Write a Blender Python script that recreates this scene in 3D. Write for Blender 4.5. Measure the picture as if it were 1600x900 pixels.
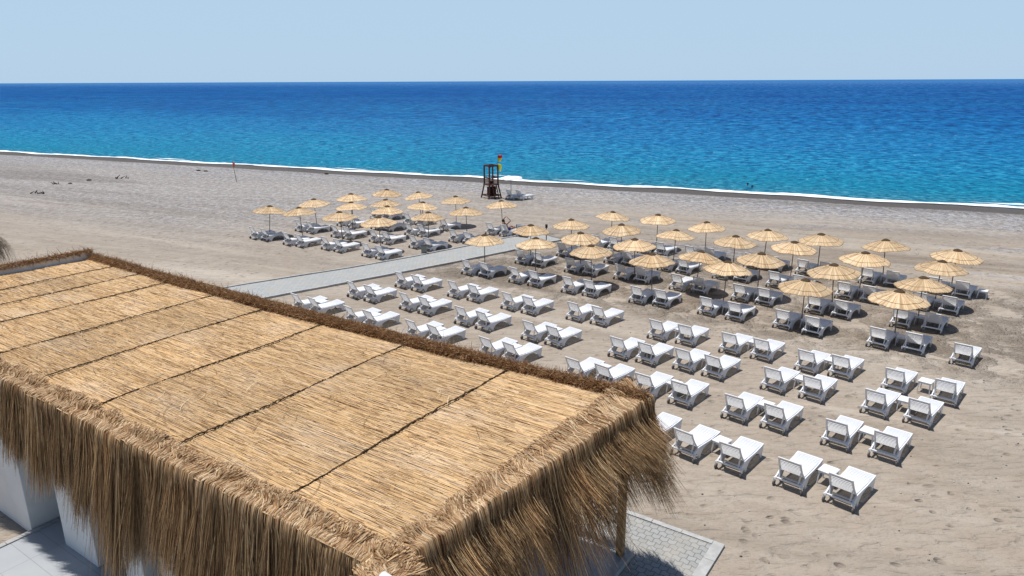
import bpy, bmesh, math, random
import numpy as np
from mathutils import Matrix, Vector

# ------------------------------------------------------------------ scene, camera, light
for o in list(bpy.data.objects):
    bpy.data.objects.remove(o)
S = bpy.context.scene
COL = S.collection
R = math.radians
rng = np.random.default_rng(7)
random.seed(7)

cam_d = bpy.data.cameras.new('camera')
cam_d.sensor_width = 36.0
cam_d.lens = 24.95
cam_d.clip_start = 0.1
cam_d.clip_end = 100000
cam = bpy.data.objects.new('camera', cam_d)
COL.objects.link(cam)
cam.matrix_world = (Matrix.Translation((0, 0, 10.5)) @ Matrix.Rotation(R(90 - 16.262), 4, 'X')
                    @ Matrix.Rotation(R(-0.25), 4, 'Z'))
S.camera = cam

SHX, SHY = 0.22, -0.14            # shadow of a 1 m post on flat ground
sun_el = math.atan(1 / math.hypot(SHX, SHY))
to_sun = Vector((-SHX, -SHY, 1)).normalized()
world = bpy.data.worlds.new('World')
S.world = world
world.use_nodes = True
wn = world.node_tree
bg = wn.nodes['Background']
sky = wn.nodes.new('ShaderNodeTexSky')
sky.sky_type = 'NISHITA'
sky.sun_disc = False
sky.sun_elevation = sun_el
sky.sun_rotation = math.atan2(to_sun.x, to_sun.y)
sky.altitude = 0
sky.air_density = 1.0
sky.dust_density = 0.6
sky.ozone_density = 1.6
sky_tc = wn.nodes.new('ShaderNodeTexCoord')
sky_sep = wn.nodes.new('ShaderNodeSeparateXYZ')
wn.links.new(sky_tc.outputs['Generated'], sky_sep.inputs[0])
sky_f = wn.nodes.new('ShaderNodeMapRange')
wn.links.new(sky_sep.outputs[2], sky_f.inputs[0])
for _i, _v in enumerate((0.10, 0.42, 0.93, 0.0)): sky_f.inputs[_i + 1].default_value = _v
sky_g = wn.nodes.new('ShaderNodeMapRange')                     # the haze hangs over the sea, behind us the sky is clear
wn.links.new(sky_sep.outputs[1], sky_g.inputs[0])
for _i, _v in enumerate((-0.1, 0.45, 0.10, 1.0)): sky_g.inputs[_i + 1].default_value = _v
sky_m = wn.nodes.new('ShaderNodeMath'); sky_m.operation = 'MULTIPLY'
wn.links.new(sky_f.outputs[0], sky_m.inputs[0]); wn.links.new(sky_g.outputs[0], sky_m.inputs[1])
sky_mix = wn.nodes.new('ShaderNodeMix'); sky_mix.data_type = 'RGBA'
wn.links.new(sky_m.outputs[0], sky_mix.inputs[0])
wn.links.new(sky.outputs[0], sky_mix.inputs[6])
sky_mix.inputs[7].default_value = (4.85, 6.75, 8.75, 1)        # pale summer haze low in the sky
wn.links.new(sky_mix.outputs[2], bg.inputs[0])
bg.inputs[1].default_value = 0.088
sl = bpy.data.lights.new('sun', 'SUN')
sl.energy = 4.6
sl.angle = R(0.53)
sl.color = (1.0, 0.965, 0.915)
sun = bpy.data.objects.new('sun', sl)
COL.objects.link(sun)
sun.rotation_euler = to_sun.to_track_quat('Z', 'Y').to_euler()
sun.location = (0, 0, 60)
S.view_settings.view_transform = 'Standard'
S.view_settings.look = 'None'
S.view_settings.gamma = 1
S.view_settings.exposure = 0.12
S.render.engine = 'CYCLES'
S.cycles.max_bounces = 6
S.cycles.diffuse_bounces = 3
S.cycles.glossy_bounces = 2
S.cycles.transmission_bounces = 3

# ------------------------------------------------------------------ helpers
def material(name, rough=0.7, spec=0.3):
    m = bpy.data.materials.new(name)
    m.use_nodes = True
    nt = m.node_tree
    b = nt.nodes['Principled BSDF']
    b.inputs['Roughness'].default_value = rough
    b.inputs['Specular IOR Level'].default_value = spec
    return m, nt, b

class NT:
    """small node-graph writer"""
    def __init__(s, nt): s.nt = nt
    def n(s, t, **k):
        nd = s.nt.nodes.new(t)
        for a, v in k.items(): setattr(nd, a, v)
        return nd
    def put(s, sock, v):
        if v is None: return
        if hasattr(v, 'is_output') or isinstance(v, bpy.types.NodeSocket): s.nt.links.new(v, sock)
        else:
            if isinstance(v, (tuple, list)) and len(v) == 3 and sock.type == 'RGBA': v = (*v, 1)
            sock.default_value = v
    def math(s, op, a, b=None, c=None, clamp=False):
        nd = s.n('ShaderNodeMath', operation=op, use_clamp=clamp)
        s.put(nd.inputs[0], a); s.put(nd.inputs[1], b)
        if c is not None: s.put(nd.inputs[2], c)
        return nd.outputs[0]
    def vmul(s, a, b):
        nd = s.n('ShaderNodeVectorMath', operation='MULTIPLY')
        s.put(nd.inputs[0], a); s.put(nd.inputs[1], b)
        return nd.outputs[0]
    def dot(s, a, b):
        nd = s.n('ShaderNodeVectorMath', operation='DOT_PRODUCT')
        s.put(nd.inputs[0], a); s.put(nd.inputs[1], b)
        return nd.outputs['Value']
    def rng(s, v, a, b, c=0.0, d=1.0):
        nd = s.n('ShaderNodeMapRange')
        s.put(nd.inputs[0], v)
        for i, q in enumerate((a, b, c, d)): nd.inputs[i + 1].default_value = q
        return nd.outputs[0]
    def mix(s, f, a, b, mode='MIX'):
        nd = s.n('ShaderNodeMix', data_type='RGBA', blend_type=mode)
        s.put(nd.inputs[0], f); s.put(nd.inputs[6], a); s.put(nd.inputs[7], b)
        return nd.outputs[2]
    def noise(s, vec, scale, detail=4, rough=0.55, dist=0.0):
        nd = s.n('ShaderNodeTexNoise')
        s.put(nd.inputs['Vector'], vec)
        nd.inputs['Scale'].default_value = scale
        nd.inputs['Detail'].default_value = detail
        nd.inputs['Roughness'].default_value = rough
        nd.inputs['Distortion'].default_value = dist
        return nd.outputs['Fac']
    def voro(s, vec, scale, feature='F1', rnd=1.0):
        nd = s.n('ShaderNodeTexVoronoi', feature=feature)
        s.put(nd.inputs['Vector'], vec)
        nd.inputs['Scale'].default_value = scale
        nd.inputs['Randomness'].default_value = rnd
        return nd
    def ramp(s, f, stops, interp='LINEAR'):
        nd = s.n('ShaderNodeValToRGB')
        nd.color_ramp.interpolation = interp
        el = nd.color_ramp.elements
        while len(el) < len(stops): el.new(0.5)
        for e, (p, c) in zip(el, stops):
            e.position = p; e.color = (*c, 1)
        s.put(nd.inputs[0], f)
        return nd.outputs[0]
    def bump(s, h, strength, dist, normal=None):
        nd = s.n('ShaderNodeBump')
        nd.inputs['Strength'].default_value = strength
        nd.inputs['Distance'].default_value = dist
        s.put(nd.inputs['Height'], h)
        if normal is not None: s.put(nd.inputs['Normal'], normal)
        return nd.outputs[0]
    def pos(s): return s.n('ShaderNodeNewGeometry').outputs['Position']
    def obj(s): return s.n('ShaderNodeTexCoord').outputs['Object']

def plain(name, col, rough=0.6, spec=0.3, var=0.12, scale=6.0, bump=0.0, var_col=None):
    m, nt, b = material(name, rough, spec)
    g = NT(nt)
    f = g.noise(g.obj(), scale, 5, 0.6)
    c2 = var_col or tuple(c * (1 - 2 * var) for c in col)
    c = g.mix(g.rng(f, 0.35, 0.7), col, c2)
    nt.links.new(c, b.inputs['Base Color'])
    if bump: nt.links.new(g.bump(f, bump, 0.01), b.inputs['Normal'])
    return m

def strand_mat(name, rough=0.62, spec=0.25, translucent=0.2):
    """dry stalks: colour comes from the stalk itself (one random tone each)"""
    m, nt, b = material(name, rough, spec)
    g = NT(nt)
    at = g.n('ShaderNodeAttribute', attribute_name='tone')
    nt.links.new(at.outputs['Color'], b.inputs['Base Color'])
    if translucent:
        tr = g.n('ShaderNodeBsdfTranslucent')
        nt.links.new(at.outputs['Color'], tr.inputs[0])
        mx = g.n('ShaderNodeMixShader')
        mx.inputs[0].default_value = translucent
        nt.links.new(b.outputs[0], mx.inputs[1]); nt.links.new(tr.outputs[0], mx.inputs[2])
        nt.links.new(mx.outputs[0], nt.nodes['Material Output'].inputs[0])
    return m

def np_mesh(name, V, F, mat, parent=None, tone=None, smooth=False):
    V = np.asarray(V, np.float32); F = np.asarray(F, np.int32)
    me = bpy.data.meshes.new(name)
    me.vertices.add(len(V)); me.vertices.foreach_set('co', V.ravel())
    k = F.shape[1]
    me.loops.add(F.size); me.loops.foreach_set('vertex_index', F.ravel())
    me.polygons.add(len(F))
    me.polygons.foreach_set('loop_start', np.arange(0, F.size, k, dtype=np.int32))
    me.polygons.foreach_set('loop_total', np.full(len(F), k, np.int32))
    if smooth: me.polygons.foreach_set('use_smooth', np.ones(len(F), bool))
    me.update(calc_edges=True)
    if tone is not None:
        ca = me.color_attributes.new('tone', 'FLOAT_COLOR', 'POINT')
        c = np.ones((len(V), 4), np.float32); c[:, :3] = tone
        ca.data.foreach_set('color', c.ravel())
    me.materials.append(mat)
    o = bpy.data.objects.new(name, me)
    COL.objects.link(o)
    if parent: o.parent = parent
    return o

class MB:
    """collects simple shapes into one mesh"""
    def __init__(s): s.bm = bmesh.new()
    def box(s, c, size, rot=None, bevel=0.0):
        r = bmesh.ops.create_cube(s.bm, size=1.0)
        M = Matrix.Translation(c) @ (rot.to_4x4() if rot else Matrix()) @ Matrix.Diagonal((*size, 1))
        bmesh.ops.transform(s.bm, matrix=M, verts=r['verts'])
        if bevel:
            es = {e for v in r['verts'] for e in v.link_edges}
            bmesh.ops.bevel(s.bm, geom=list(es), offset=bevel, segments=1, affect='EDGES')
        return s
    def bar(s, a, b, r0, r1=None, n=8):
        a, b = Vector(a), Vector(b)
        d = b - a
        q = d.to_track_quat('Z', 'Y').to_matrix().to_4x4()
        bmesh.ops.create_cone(s.bm, cap_ends=True, segments=n, radius1=r0, radius2=r0 if r1 is None else r1,
                              depth=d.length, matrix=Matrix.Translation((a + b) / 2) @ q)
        return s
    def beam(s, a, b, w, h, up=(0, 0, 1)):
        a, b = Vector(a), Vector(b)
        z = (b - a); L = z.length; z.normalize()
        x = z.cross(Vector(up))
        if x.length < 1e-3: x = z.cross(Vector((1, 0, 0)))
        x.normalize(); y = z.cross(x)
        M = Matrix.Translation((a + b) / 2) @ Matrix((x, y, z)).transposed().to_4x4() @ Matrix.Diagonal((w, h, L, 1))
        bmesh.ops.create_cube(s.bm, size=1.0, matrix=M)
        return s
    def prism(s, poly, x0, x1):
        """poly of (y, z) extruded along x"""
        v0 = [s.bm.verts.new((x0, y, z)) for y, z in poly]
        v1 = [s.bm.verts.new((x1, y, z)) for y, z in poly]
        s.bm.faces.new(v0); s.bm.faces.new(v1[::-1])
        n = len(poly)
        for i in range(n):
            s.bm.faces.new((v0[i], v1[i], v1[(i + 1) % n], v0[(i + 1) % n]))
        return s
    def slab(s, pts, z0, z1):
        """polygon of (x, y) extruded from z0 to z1"""
        v0 = [s.bm.verts.new((x, y, z0)) for x, y in pts]
        v1 = [s.bm.verts.new((x, y, z1)) for x, y in pts]
        s.bm.faces.new(v0[::-1]); s.bm.faces.new(v1)
        n = len(pts)
        for i in range(n):
            s.bm.faces.new((v0[i], v0[(i + 1) % n], v1[(i + 1) % n], v1[i]))
        return s
    def sheet(s, rows):
        """grid of points -> quads"""
        vs = [[s.bm.verts.new(p) for p in r] for r in rows]
        for i in range(len(vs) - 1):
            for j in range(len(vs[0]) - 1):
                s.bm.faces.new((vs[i][j], vs[i][j + 1], vs[i + 1][j + 1], vs[i + 1][j]))
        return s
    def ball(s, c, r, sc=(1, 1, 1), sub=2):
        bmesh.ops.create_icosphere(s.bm, subdivisions=sub, radius=r,
                                   matrix=Matrix.Translation(c) @ Matrix.Diagonal((*sc, 1)))
        return s
    def build(s, name, mat, parent=None, smooth=False):
        me = bpy.data.meshes.new(name)
        bmesh.ops.recalc_face_normals(s.bm, faces=s.bm.faces)
        s.bm.to_mesh(me); s.bm.free()
        if smooth:
            for p in me.polygons: p.use_smooth = True
        me.materials.append(mat)
        o = bpy.data.objects.new(name, me)
        COL.objects.link(o)
        if parent: o.parent = parent
        return o

def empty(name, loc=(0, 0, 0), rz=0.0):
    o = bpy.data.objects.new(name, None)
    COL.objects.link(o)
    o.location = loc
    o.rotation_euler = (0, 0, rz)
    o.empty_display_size = 0.2
    return o

def tag(o, label, cat, group=None):
    o['label'] = label; o['category'] = cat
    if group: o['group'] = group
    return o

def structure(o):
    o['kind'] = 'structure'
    return o

def copy_tree(o, parent=None):
    c = o.copy(); COL.objects.link(c)
    for k in ('label', 'category', 'group'):
        if parent is None and k in c: del c[k]
    if parent: c.parent = parent
    for ch in o.children: copy_tree(ch, c)
    return c

def ribbons(P, W, side, tone0, tone1=None, tone_pow=1.0):
    """P (N,K,3) centre lines, W (N,K) half widths, side (N,3) or (N,K,3) -> V, F, tone"""
    N, K, _ = P.shape
    if side.ndim == 2: side = side[:, None, :]
    off = side * W[..., None]
    V = np.stack([P - off, P + off], axis=2).reshape(-1, 3)
    base = (np.arange(N) * K * 2)[:, None]
    k = (np.arange(K - 1) * 2)[None, :]
    a = base + k
    F = np.stack([a, a + 1, a + 3, a + 2], axis=-1).reshape(-1, 4)
    if tone1 is None: tone1 = tone0
    u = (np.linspace(0, 1, K) ** tone_pow)[None, :, None]
    T = tone0[:, None, :] * (1 - u) + tone1[:, None, :] * u
    T = np.repeat(T[:, :, None, :], 2, axis=2).reshape(-1, 3)
    return V, F, T

def pick(pal, n, jitter=0.15):
    pal = np.array(pal)
    c = pal[rng.integers(0, len(pal), n)]
    return np.clip(c * (1 + jitter * rng.standard_normal((n, 1))), 0.01, 0.9)

# shoreline frame: D metres seaward of the water's edge, E metres along it
SH0 = Vector((0, 81.2, 0))
SN = Vector((0.45, 1, 0)).normalized()
ST = Vector((1, -0.45, 0)).normalized()
SEA_Z = -0.4

# ------------------------------------------------------------------ ground
def shore_pt(D, E, z=0.0):
    p = SH0 + SN * D + ST * E
    return (p.x, p.y, z)

def edge_wobble(D, E):
    return 0.35 * math.sin(E * 0.21) + 0.25 * math.sin(E * 0.53 + 1) if -7 < D < 5 else 0

def ground_z(D):
    if D < -6.0: return 0.0
    if D < 3: return -0.4 * (D + 6.0) / 6.0
    return -0.60 - 0.12 * (D - 3)

def sand_material():
    m, nt, b = material('beach_sand', 0.95, 0.1)
    g = NT(nt)
    P = g.pos()
    D = g.math('SUBTRACT', g.dot(P, tuple(SN)), SN.dot(SH0))
    E = g.dot(P, tuple(ST))
    cmb = g.n('ShaderNodeCombineXYZ')
    nt.links.new(E, cmb.inputs[0]); nt.links.new(D, cmb.inputs[1])
    Q = cmb.outputs[0]                                        # along shore, across shore
    big = g.noise(P, 0.09, 5, 0.6, 0.6)
    mid = g.noise(P, 0.8, 5, 0.6)
    fine = g.noise(P, 9.0, 4, 0.7)
    grain = g.noise(P, 60.0, 2, 0.7)
    streak = g.noise(g.vmul(Q, (0.030, 0.24, 1)), 1.0, 6, 0.62, 1.6)
    # dry sand, slightly pinkish where finer, browner where it is churned
    dry = g.mix(g.rng(big, 0.35, 0.65), (0.335, 0.286, 0.234), (0.375, 0.327, 0.275))
    dry = g.mix(g.rng(mid, 0.42, 0.75, 0, 0.5), dry, (0.285, 0.228, 0.172))
    dry = g.mix(g.rng(fine, 0.5, 0.8, 0, 0.35), dry, (0.25, 0.20, 0.155))
    # drifts and tyre-swept streaks
    dry = g.mix(g.rng(streak, 0.52, 0.66, 0, 0.7), dry, (0.262, 0.220, 0.178))
    dry = g.mix(g.rng(streak, 0.46, 0.34, 0, 0.7), dry, (0.445, 0.390, 0.328))
    # dug-over sand round the parasol rows
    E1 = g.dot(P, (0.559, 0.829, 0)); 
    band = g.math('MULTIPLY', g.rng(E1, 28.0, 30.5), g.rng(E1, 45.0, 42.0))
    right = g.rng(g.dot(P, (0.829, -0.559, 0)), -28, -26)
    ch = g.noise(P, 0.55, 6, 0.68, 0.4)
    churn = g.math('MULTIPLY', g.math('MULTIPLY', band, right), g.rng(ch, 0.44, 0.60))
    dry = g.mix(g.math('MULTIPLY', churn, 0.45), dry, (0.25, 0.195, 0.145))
    # pebbles
    pv = g.voro(P, 7.0)
    pv2 = g.voro(P, 2.2)
    sp1 = g.noise(P, 2.1, 4, 0.85); sp2 = g.noise(P, 0.7, 4, 0.75)
    peb = g.mix(g.rng(sp1, 0.40, 0.60), (0.13, 0.125, 0.13), (0.43, 0.43, 0.44))
    peb = g.mix(g.rng(sp2, 0.45, 0.65, 0, 0.5), peb, (0.20, 0.18, 0.165))
    peb = g.mix(g.rng(g.noise(P, 1.7, 4, 0.9), 0.60, 0.68, 0, 0.85), peb, (0.66, 0.65, 0.64))
    Dn = g.math('ADD', D, g.math('MULTIPLY', g.math('SUBTRACT', streak, 0.5), 16.0))
    zone = g.rng(Dn, -19.0, -9.0)
    west = g.rng(E, -10, -42)
    zone2 = g.math('MULTIPLY', g.math('MULTIPLY', g.rng(Dn, -44, -30), west), 0.75)
    pat = g.math('MULTIPLY', g.rng(g.noise(g.vmul(Q, (0.05, 0.2, 1)), 1.0, 5, 0.62, 0.8), 0.52, 0.64), g.rng(D, -38.0, -30.0))
    zone = g.math('MAXIMUM', g.math('MAXIMUM', zone, zone2), g.math('MULTIPLY', pat, 0.8), clamp=True)
    zone = g.math('MULTIPLY', zone, g.rng(mid, 0.25, 0.55, 0.55, 1.0))
    col = g.mix(zone, dry, peb)
    # brown-grey strip of coarse shingle on the berm, then wet shingle
    col = g.mix(g.math('MULTIPLY', g.rng(Dn, -5.5, -4.0), 0.5), col, (0.23, 0.205, 0.19))
    tide = g.noise(g.vmul(Q, (0.012, 0.13, 1)), 1.0, 4, 0.6, 0.7)
    col = g.mix(g.math('MULTIPLY', g.rng(tide, 0.50, 0.62, 0, 0.75), g.rng(D, -45, -36)), col, g.vmul(col, (0.68, 0.66, 0.65)))
    wetn = g.math('ADD', D, g.math('MULTIPLY', g.noise(g.vmul(Q, (0.15, 0.5, 1)), 1.0, 4), 1.3))
    wet = g.rng(wetn, -4.9, -4.2)
    col = g.mix(wet, col, (0.095, 0.080, 0.070))
    nt.links.new(col, b.inputs['Base Color'])
    rg = g.rng(wet, 0, 1, 0.95, 0.55)
    nt.links.new(rg, b.inputs['Roughness'])
    # relief: footprints, ripples, dug sand, grains
    fpw = g.noise(P, 1.3, 2)
    Pw = g.n('ShaderNodeVectorMath', operation='ADD')
    nt.links.new(P, Pw.inputs[0])
    nv = g.n('ShaderNodeTexNoise'); nt.links.new(P, nv.inputs['Vector']); nv.inputs['Scale'].default_value = 1.2
    nvm = g.vmul(nv.outputs['Color'], (0.5, 0.5, 0)); nt.links.new(nvm, Pw.inputs[1])
    fp = g.voro(g.vmul(Pw.outputs[0], (1, 1.5, 0)), 2.1)
    foot = g.rng(fp.outputs['Distance'], 0.06, 0.27)
    sf = g.n('ShaderNodeSeparateColor'); nt.links.new(fp.outputs['Color'], sf.inputs[0])
    keep = g.math('MULTIPLY', g.rng(sf.outputs[0], 0.25, 0.32), g.rng(g.noise(P, 0.35, 3), 0.35, 0.6, 0.25, 1.0))
    foot = g.math('SUBTRACT', 1.0, g.math('MULTIPLY', g.math('SUBTRACT', 1.0, foot), keep))
    rip = g.noise(g.vmul(P, (1.4, 4.2, 1)), 1.0, 3, 0.5, 0.5)
    h = g.math('MULTIPLY', foot, 0.10)
    h = g.math('ADD', h, g.math('MULTIPLY', rip, 0.20))
    h = g.math('ADD', h, g.math('MULTIPLY', mid, 0.18))
    h = g.math('ADD', h, g.math('MULTIPLY', fine, 0.035))
    h = g.math('ADD', h, g.math('MULTIPLY', g.math('MULTIPLY', churn, g.noise(P, 3.0, 5, 0.7)), 0.45))
    h = g.math('ADD', h, g.math('MULTIPLY', g.math('MULTIPLY', zone, pv.outputs['Distance']), 0.05))
    nt.links.new(g.bump(h, 1.0, 1.0), b.inputs['Normal'])
    # footprints: damper sand, with hollow shade painted in where relief barely shows
    foot_shade = g.math('MULTIPLY', g.math('SUBTRACT', 1.0, foot), 0.42)
    col2 = g.mix(foot_shade, col, g.vmul(col, (0.62, 0.58, 0.54)))
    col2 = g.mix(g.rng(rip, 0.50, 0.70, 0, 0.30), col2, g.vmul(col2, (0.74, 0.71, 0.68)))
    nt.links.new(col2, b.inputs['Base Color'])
    return m

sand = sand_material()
Ds = [-400, -250, -150, -110, -84, -60, -45, -35, -28, -22, -17, -13, -9, -6.5, -5, -4.2, -3.8, -3.4, -3.0, -2.6, -2.2, -1.8, -1.4, -1.0, -0.6, -0.2, 0.2, 0.6, 1.0, 1.6, 3, 8, 30]
Es = [-3000, -1200, -500, -300] + list(range(-200, 201, 2)) + [300, 500, 1200, 3000]
mb = MB()
rows = []
for D in Ds:
    r = []
    for E in Es:
        dd = D + edge_wobble(D, E)
        r.append(shore_pt(D, E, ground_z(dd)))
    rows.append(r)
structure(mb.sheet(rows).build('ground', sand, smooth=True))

# ------------------------------------------------------------------ sea
def sea_material():
    m, nt, b = material('sea_water', 0.12, 0.5)
    b.inputs['IOR'].default_value = 1.33
    g = NT(nt)
    P = g.pos()
    D = g.math('SUBTRACT', g.dot(P, tuple(SN)), SN.dot(SH0))
    E = g.dot(P, tuple(ST))
    cmb = g.n('ShaderNodeCombineXYZ')
    nt.links.new(E, cmb.inputs[0]); nt.links.new(D, cmb.inputs[1])
    Q = cmb.outputs[0]
    wob = g.noise(g.vmul(Q, (0.006, 0.02, 1)), 1.0, 5, 0.6, 0.8)
    # depth colour, pale horizon haze painted in far out: log distance from the beach
    lg = g.math('LOGARITHM', g.math('MAXIMUM', g.math('MULTIPLY', g.math('ADD', D, 2.0), g.rng(wob, 0.3, 0.7, 0.6, 1.5)), 1.0), 10.0)
    f = g.rng(lg, 0.0, 3.6)
    col = g.ramp(f, [(0.0, (0.07, 0.23, 0.27)), (0.15, (0.014, 0.155, 0.23)), (0.30, (0.002, 0.150, 0.26)),
                     (0.42, (0.003, 0.145, 0.29)), (0.52, (0.003, 0.118, 0.29)), (0.61, (0.001, 0.080, 0.25)),
                     (0.74, (0.002, 0.058, 0.215)), (0.86, (0.006, 0.070, 0.235)), (1.0, (0.028, 0.13, 0.32))])
    # broad patches of ruffled and slick water, their slope shading mixed into the colour
    p1 = g.noise(g.vmul(Q, (0.010, 0.018, 1)), 1.0, 4, 0.6, 0.6)
    col = g.mix(g.rng(p1, 0.40, 0.7, 0.0, 0.22), col, (0.004, 0.20, 0.36))
    # wavelets close in, longer and longer swell and wind-ruffles further out, their light and dark painted into the colour
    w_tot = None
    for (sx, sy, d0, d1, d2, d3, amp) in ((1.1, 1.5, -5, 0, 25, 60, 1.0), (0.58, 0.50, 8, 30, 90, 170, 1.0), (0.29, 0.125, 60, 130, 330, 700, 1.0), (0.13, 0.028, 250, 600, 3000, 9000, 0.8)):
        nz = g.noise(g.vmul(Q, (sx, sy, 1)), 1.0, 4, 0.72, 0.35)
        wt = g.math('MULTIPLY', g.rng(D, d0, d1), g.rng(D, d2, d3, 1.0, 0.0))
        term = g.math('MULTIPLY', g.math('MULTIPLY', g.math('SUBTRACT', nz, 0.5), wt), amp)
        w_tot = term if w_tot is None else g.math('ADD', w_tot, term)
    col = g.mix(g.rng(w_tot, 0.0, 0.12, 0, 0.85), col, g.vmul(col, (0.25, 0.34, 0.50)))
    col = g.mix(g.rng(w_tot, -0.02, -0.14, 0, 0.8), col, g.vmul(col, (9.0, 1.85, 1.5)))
    # small breaking crests and sun sparkle, both painted as white flecks
    fk = g.noise(g.vmul(Q, (0.9, 2.2, 1)), 1.0, 3, 0.5)
    fk2 = g.noise(g.vmul(Q, (0.05, 0.12, 1)), 1.0, 3, 0.6)
    fl = g.math('MULTIPLY', g.rng(fk, 0.70, 0.73), g.rng(fk2, 0.48, 0.58))
    col = g.mix(g.math('MULTIPLY', fl, 0.75), col, (0.75, 0.80, 0.82))
    nt.links.new(col, b.inputs['Base Color'])
    w = g.noise(g.vmul(Q, (0.22, 0.55, 1)), 1.0, 6, 0.62, 0.5)
    w2 = g.noise(g.vmul(Q, (1.6, 3.4, 1)), 1.0, 4, 0.6, 0.3)
    w3 = g.noise(g.vmul(Q, (0.04, 0.11, 1)), 1.0, 3, 0.5, 0.3)
    h = g.math('ADD', g.math('MULTIPLY', w, 1.1), g.math('MULTIPLY', w2, 0.22))
    h = g.math('ADD', h, g.math('MULTIPLY', w3, 2.2))
    bn = g.bump(h, 1.0, 1.0)
    nt.links.new(g.bump(h, 0.55, 1.0), b.inputs['Normal'])
    b.inputs['Specular IOR Level'].default_value = 0.0
    b.inputs['Roughness'].default_value = 1.0
    gl = g.n('ShaderNodeBsdfGlossy'); gl.inputs['Roughness'].default_value = 0.22
    nt.links.new(bn, gl.inputs['Normal'])
    fr = g.n('ShaderNodeFresnel'); fr.inputs['IOR'].default_value = 1.33
    nt.links.new(bn, fr.inputs['Normal'])
    mx = g.n('ShaderNodeMixShader')
    nt.links.new(g.math('MULTIPLY', g.rng(fr.outputs[0], 0.02, 1.0, 0.006, 0.045), g.math('SUBTRACT', 1.0, fl)), mx.inputs[0])
    nt.links.new(b.outputs[0], mx.inputs[1]); nt.links.new(gl.outputs[0], mx.inputs[2])
    nt.links.new(mx.outputs[0], nt.nodes['Material Output'].inputs[0])
    return m

mb = MB()
rows = []
for D in [-2.4, 0, 5, 20, 60, 200, 800, 3000, 12000, 50000]:
    w = max(3000, 3 * D)
    rows.append([shore_pt(D, E * w / 3000, SEA_Z) for E in (-3000, -1000, -300, 0, 300, 1000, 3000)])
structure(mb.sheet(rows).build('sea', sea_material()))

# foam: thin raised sheets of broken water along the edge
foam_m, nt, b = material('foam', 0.85, 0.2)
g = NT(nt)
fcol = g.mix(g.rng(g.noise(g.pos(), 1.5, 5, 0.7), 0.45, 0.75), (0.86, 0.88, 0.89), (0.50, 0.62, 0.66))
nt.links.new(fcol, b.inputs['Base Color'])
nt.links.new(g.bump(g.noise(g.pos(), 4.0, 5, 0.7), 0.8, 0.15), b.inputs['Normal'])

def fnoise(x, seed, octaves=5, base=0.05):
    v = 0
    for k in range(octaves):
        fr = base * 2.1 ** k
        v += math.sin(x * fr * 6.28 + seed * (k + 1) * 1.7 + 2.1 * math.sin(x * fr * 2.3 + seed)) / 1.6 ** k
    return v

def foam_line(name, E0, E1, D0, wid, seed, z, hgt, step=0.5):
    rows = []
    n = int((E1 - E0) / step) + 1
    for i in range(n):
        E = E0 + i * step
        taper = max(0.02, min(1, (i + 0.2) / 8, (n - i - 0.8) / 8))
        c = D0 + 0.16 * fnoise(E, seed, 4, 0.02) - 0.8 * edge_wobble(0, E)
        w = max(0.05, wid * (0.75 + 0.22 * fnoise(E, seed + 3, 5, 0.06))) * taper
        hh = hgt * max(0.15, 0.7 + 0.3 * fnoise(E, seed + 5, 4, 0.1)) * taper
        r = []
        for a_, hz in ((-0.5, -0.03), (-0.42, 0.3), (-0.1, 0.8), (0.2, 1.0), (0.5, -0.1)):
            D = c + w * a_
            r.append(shore_pt(D, E, max(z, ground_z(D + edge_wobble(D, E)) + 0.07) + hz * hh))
        rows.append(r)
    return MB().sheet(rows).build(name, foam_m, smooth=True)

fo = foam_line('foam', -200, 160, 0.4, 1.9, 2.0, SEA_Z + 0.02, 0.13)
fo['kind'] = 'stuff'
fo['label'] = 'white foam of the small waves breaking along the shingle edge'
for (e0, e1, d, w, sd) in [(-126, -119, 2.6, 0.5, 7.1), (-60, -53, 2.4, 0.5, 4.1),
                           (-27, -21, 2.5, 0.5, 2.2), (-5, -2, 3.4, 0.5, 3.3), (4, 8, 2.6, 0.5, 5.1), (45, 52, 2.6, 0.5, 8.1)]:
    q = foam_line('breaking_crest', e0, e1, d, w, sd, SEA_Z + 0.01, 0.14)
    q.name = 'foam'
    q['kind'] = 'stuff'
    q['label'] = 'thin broken line of white foam just off the beach'

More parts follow.
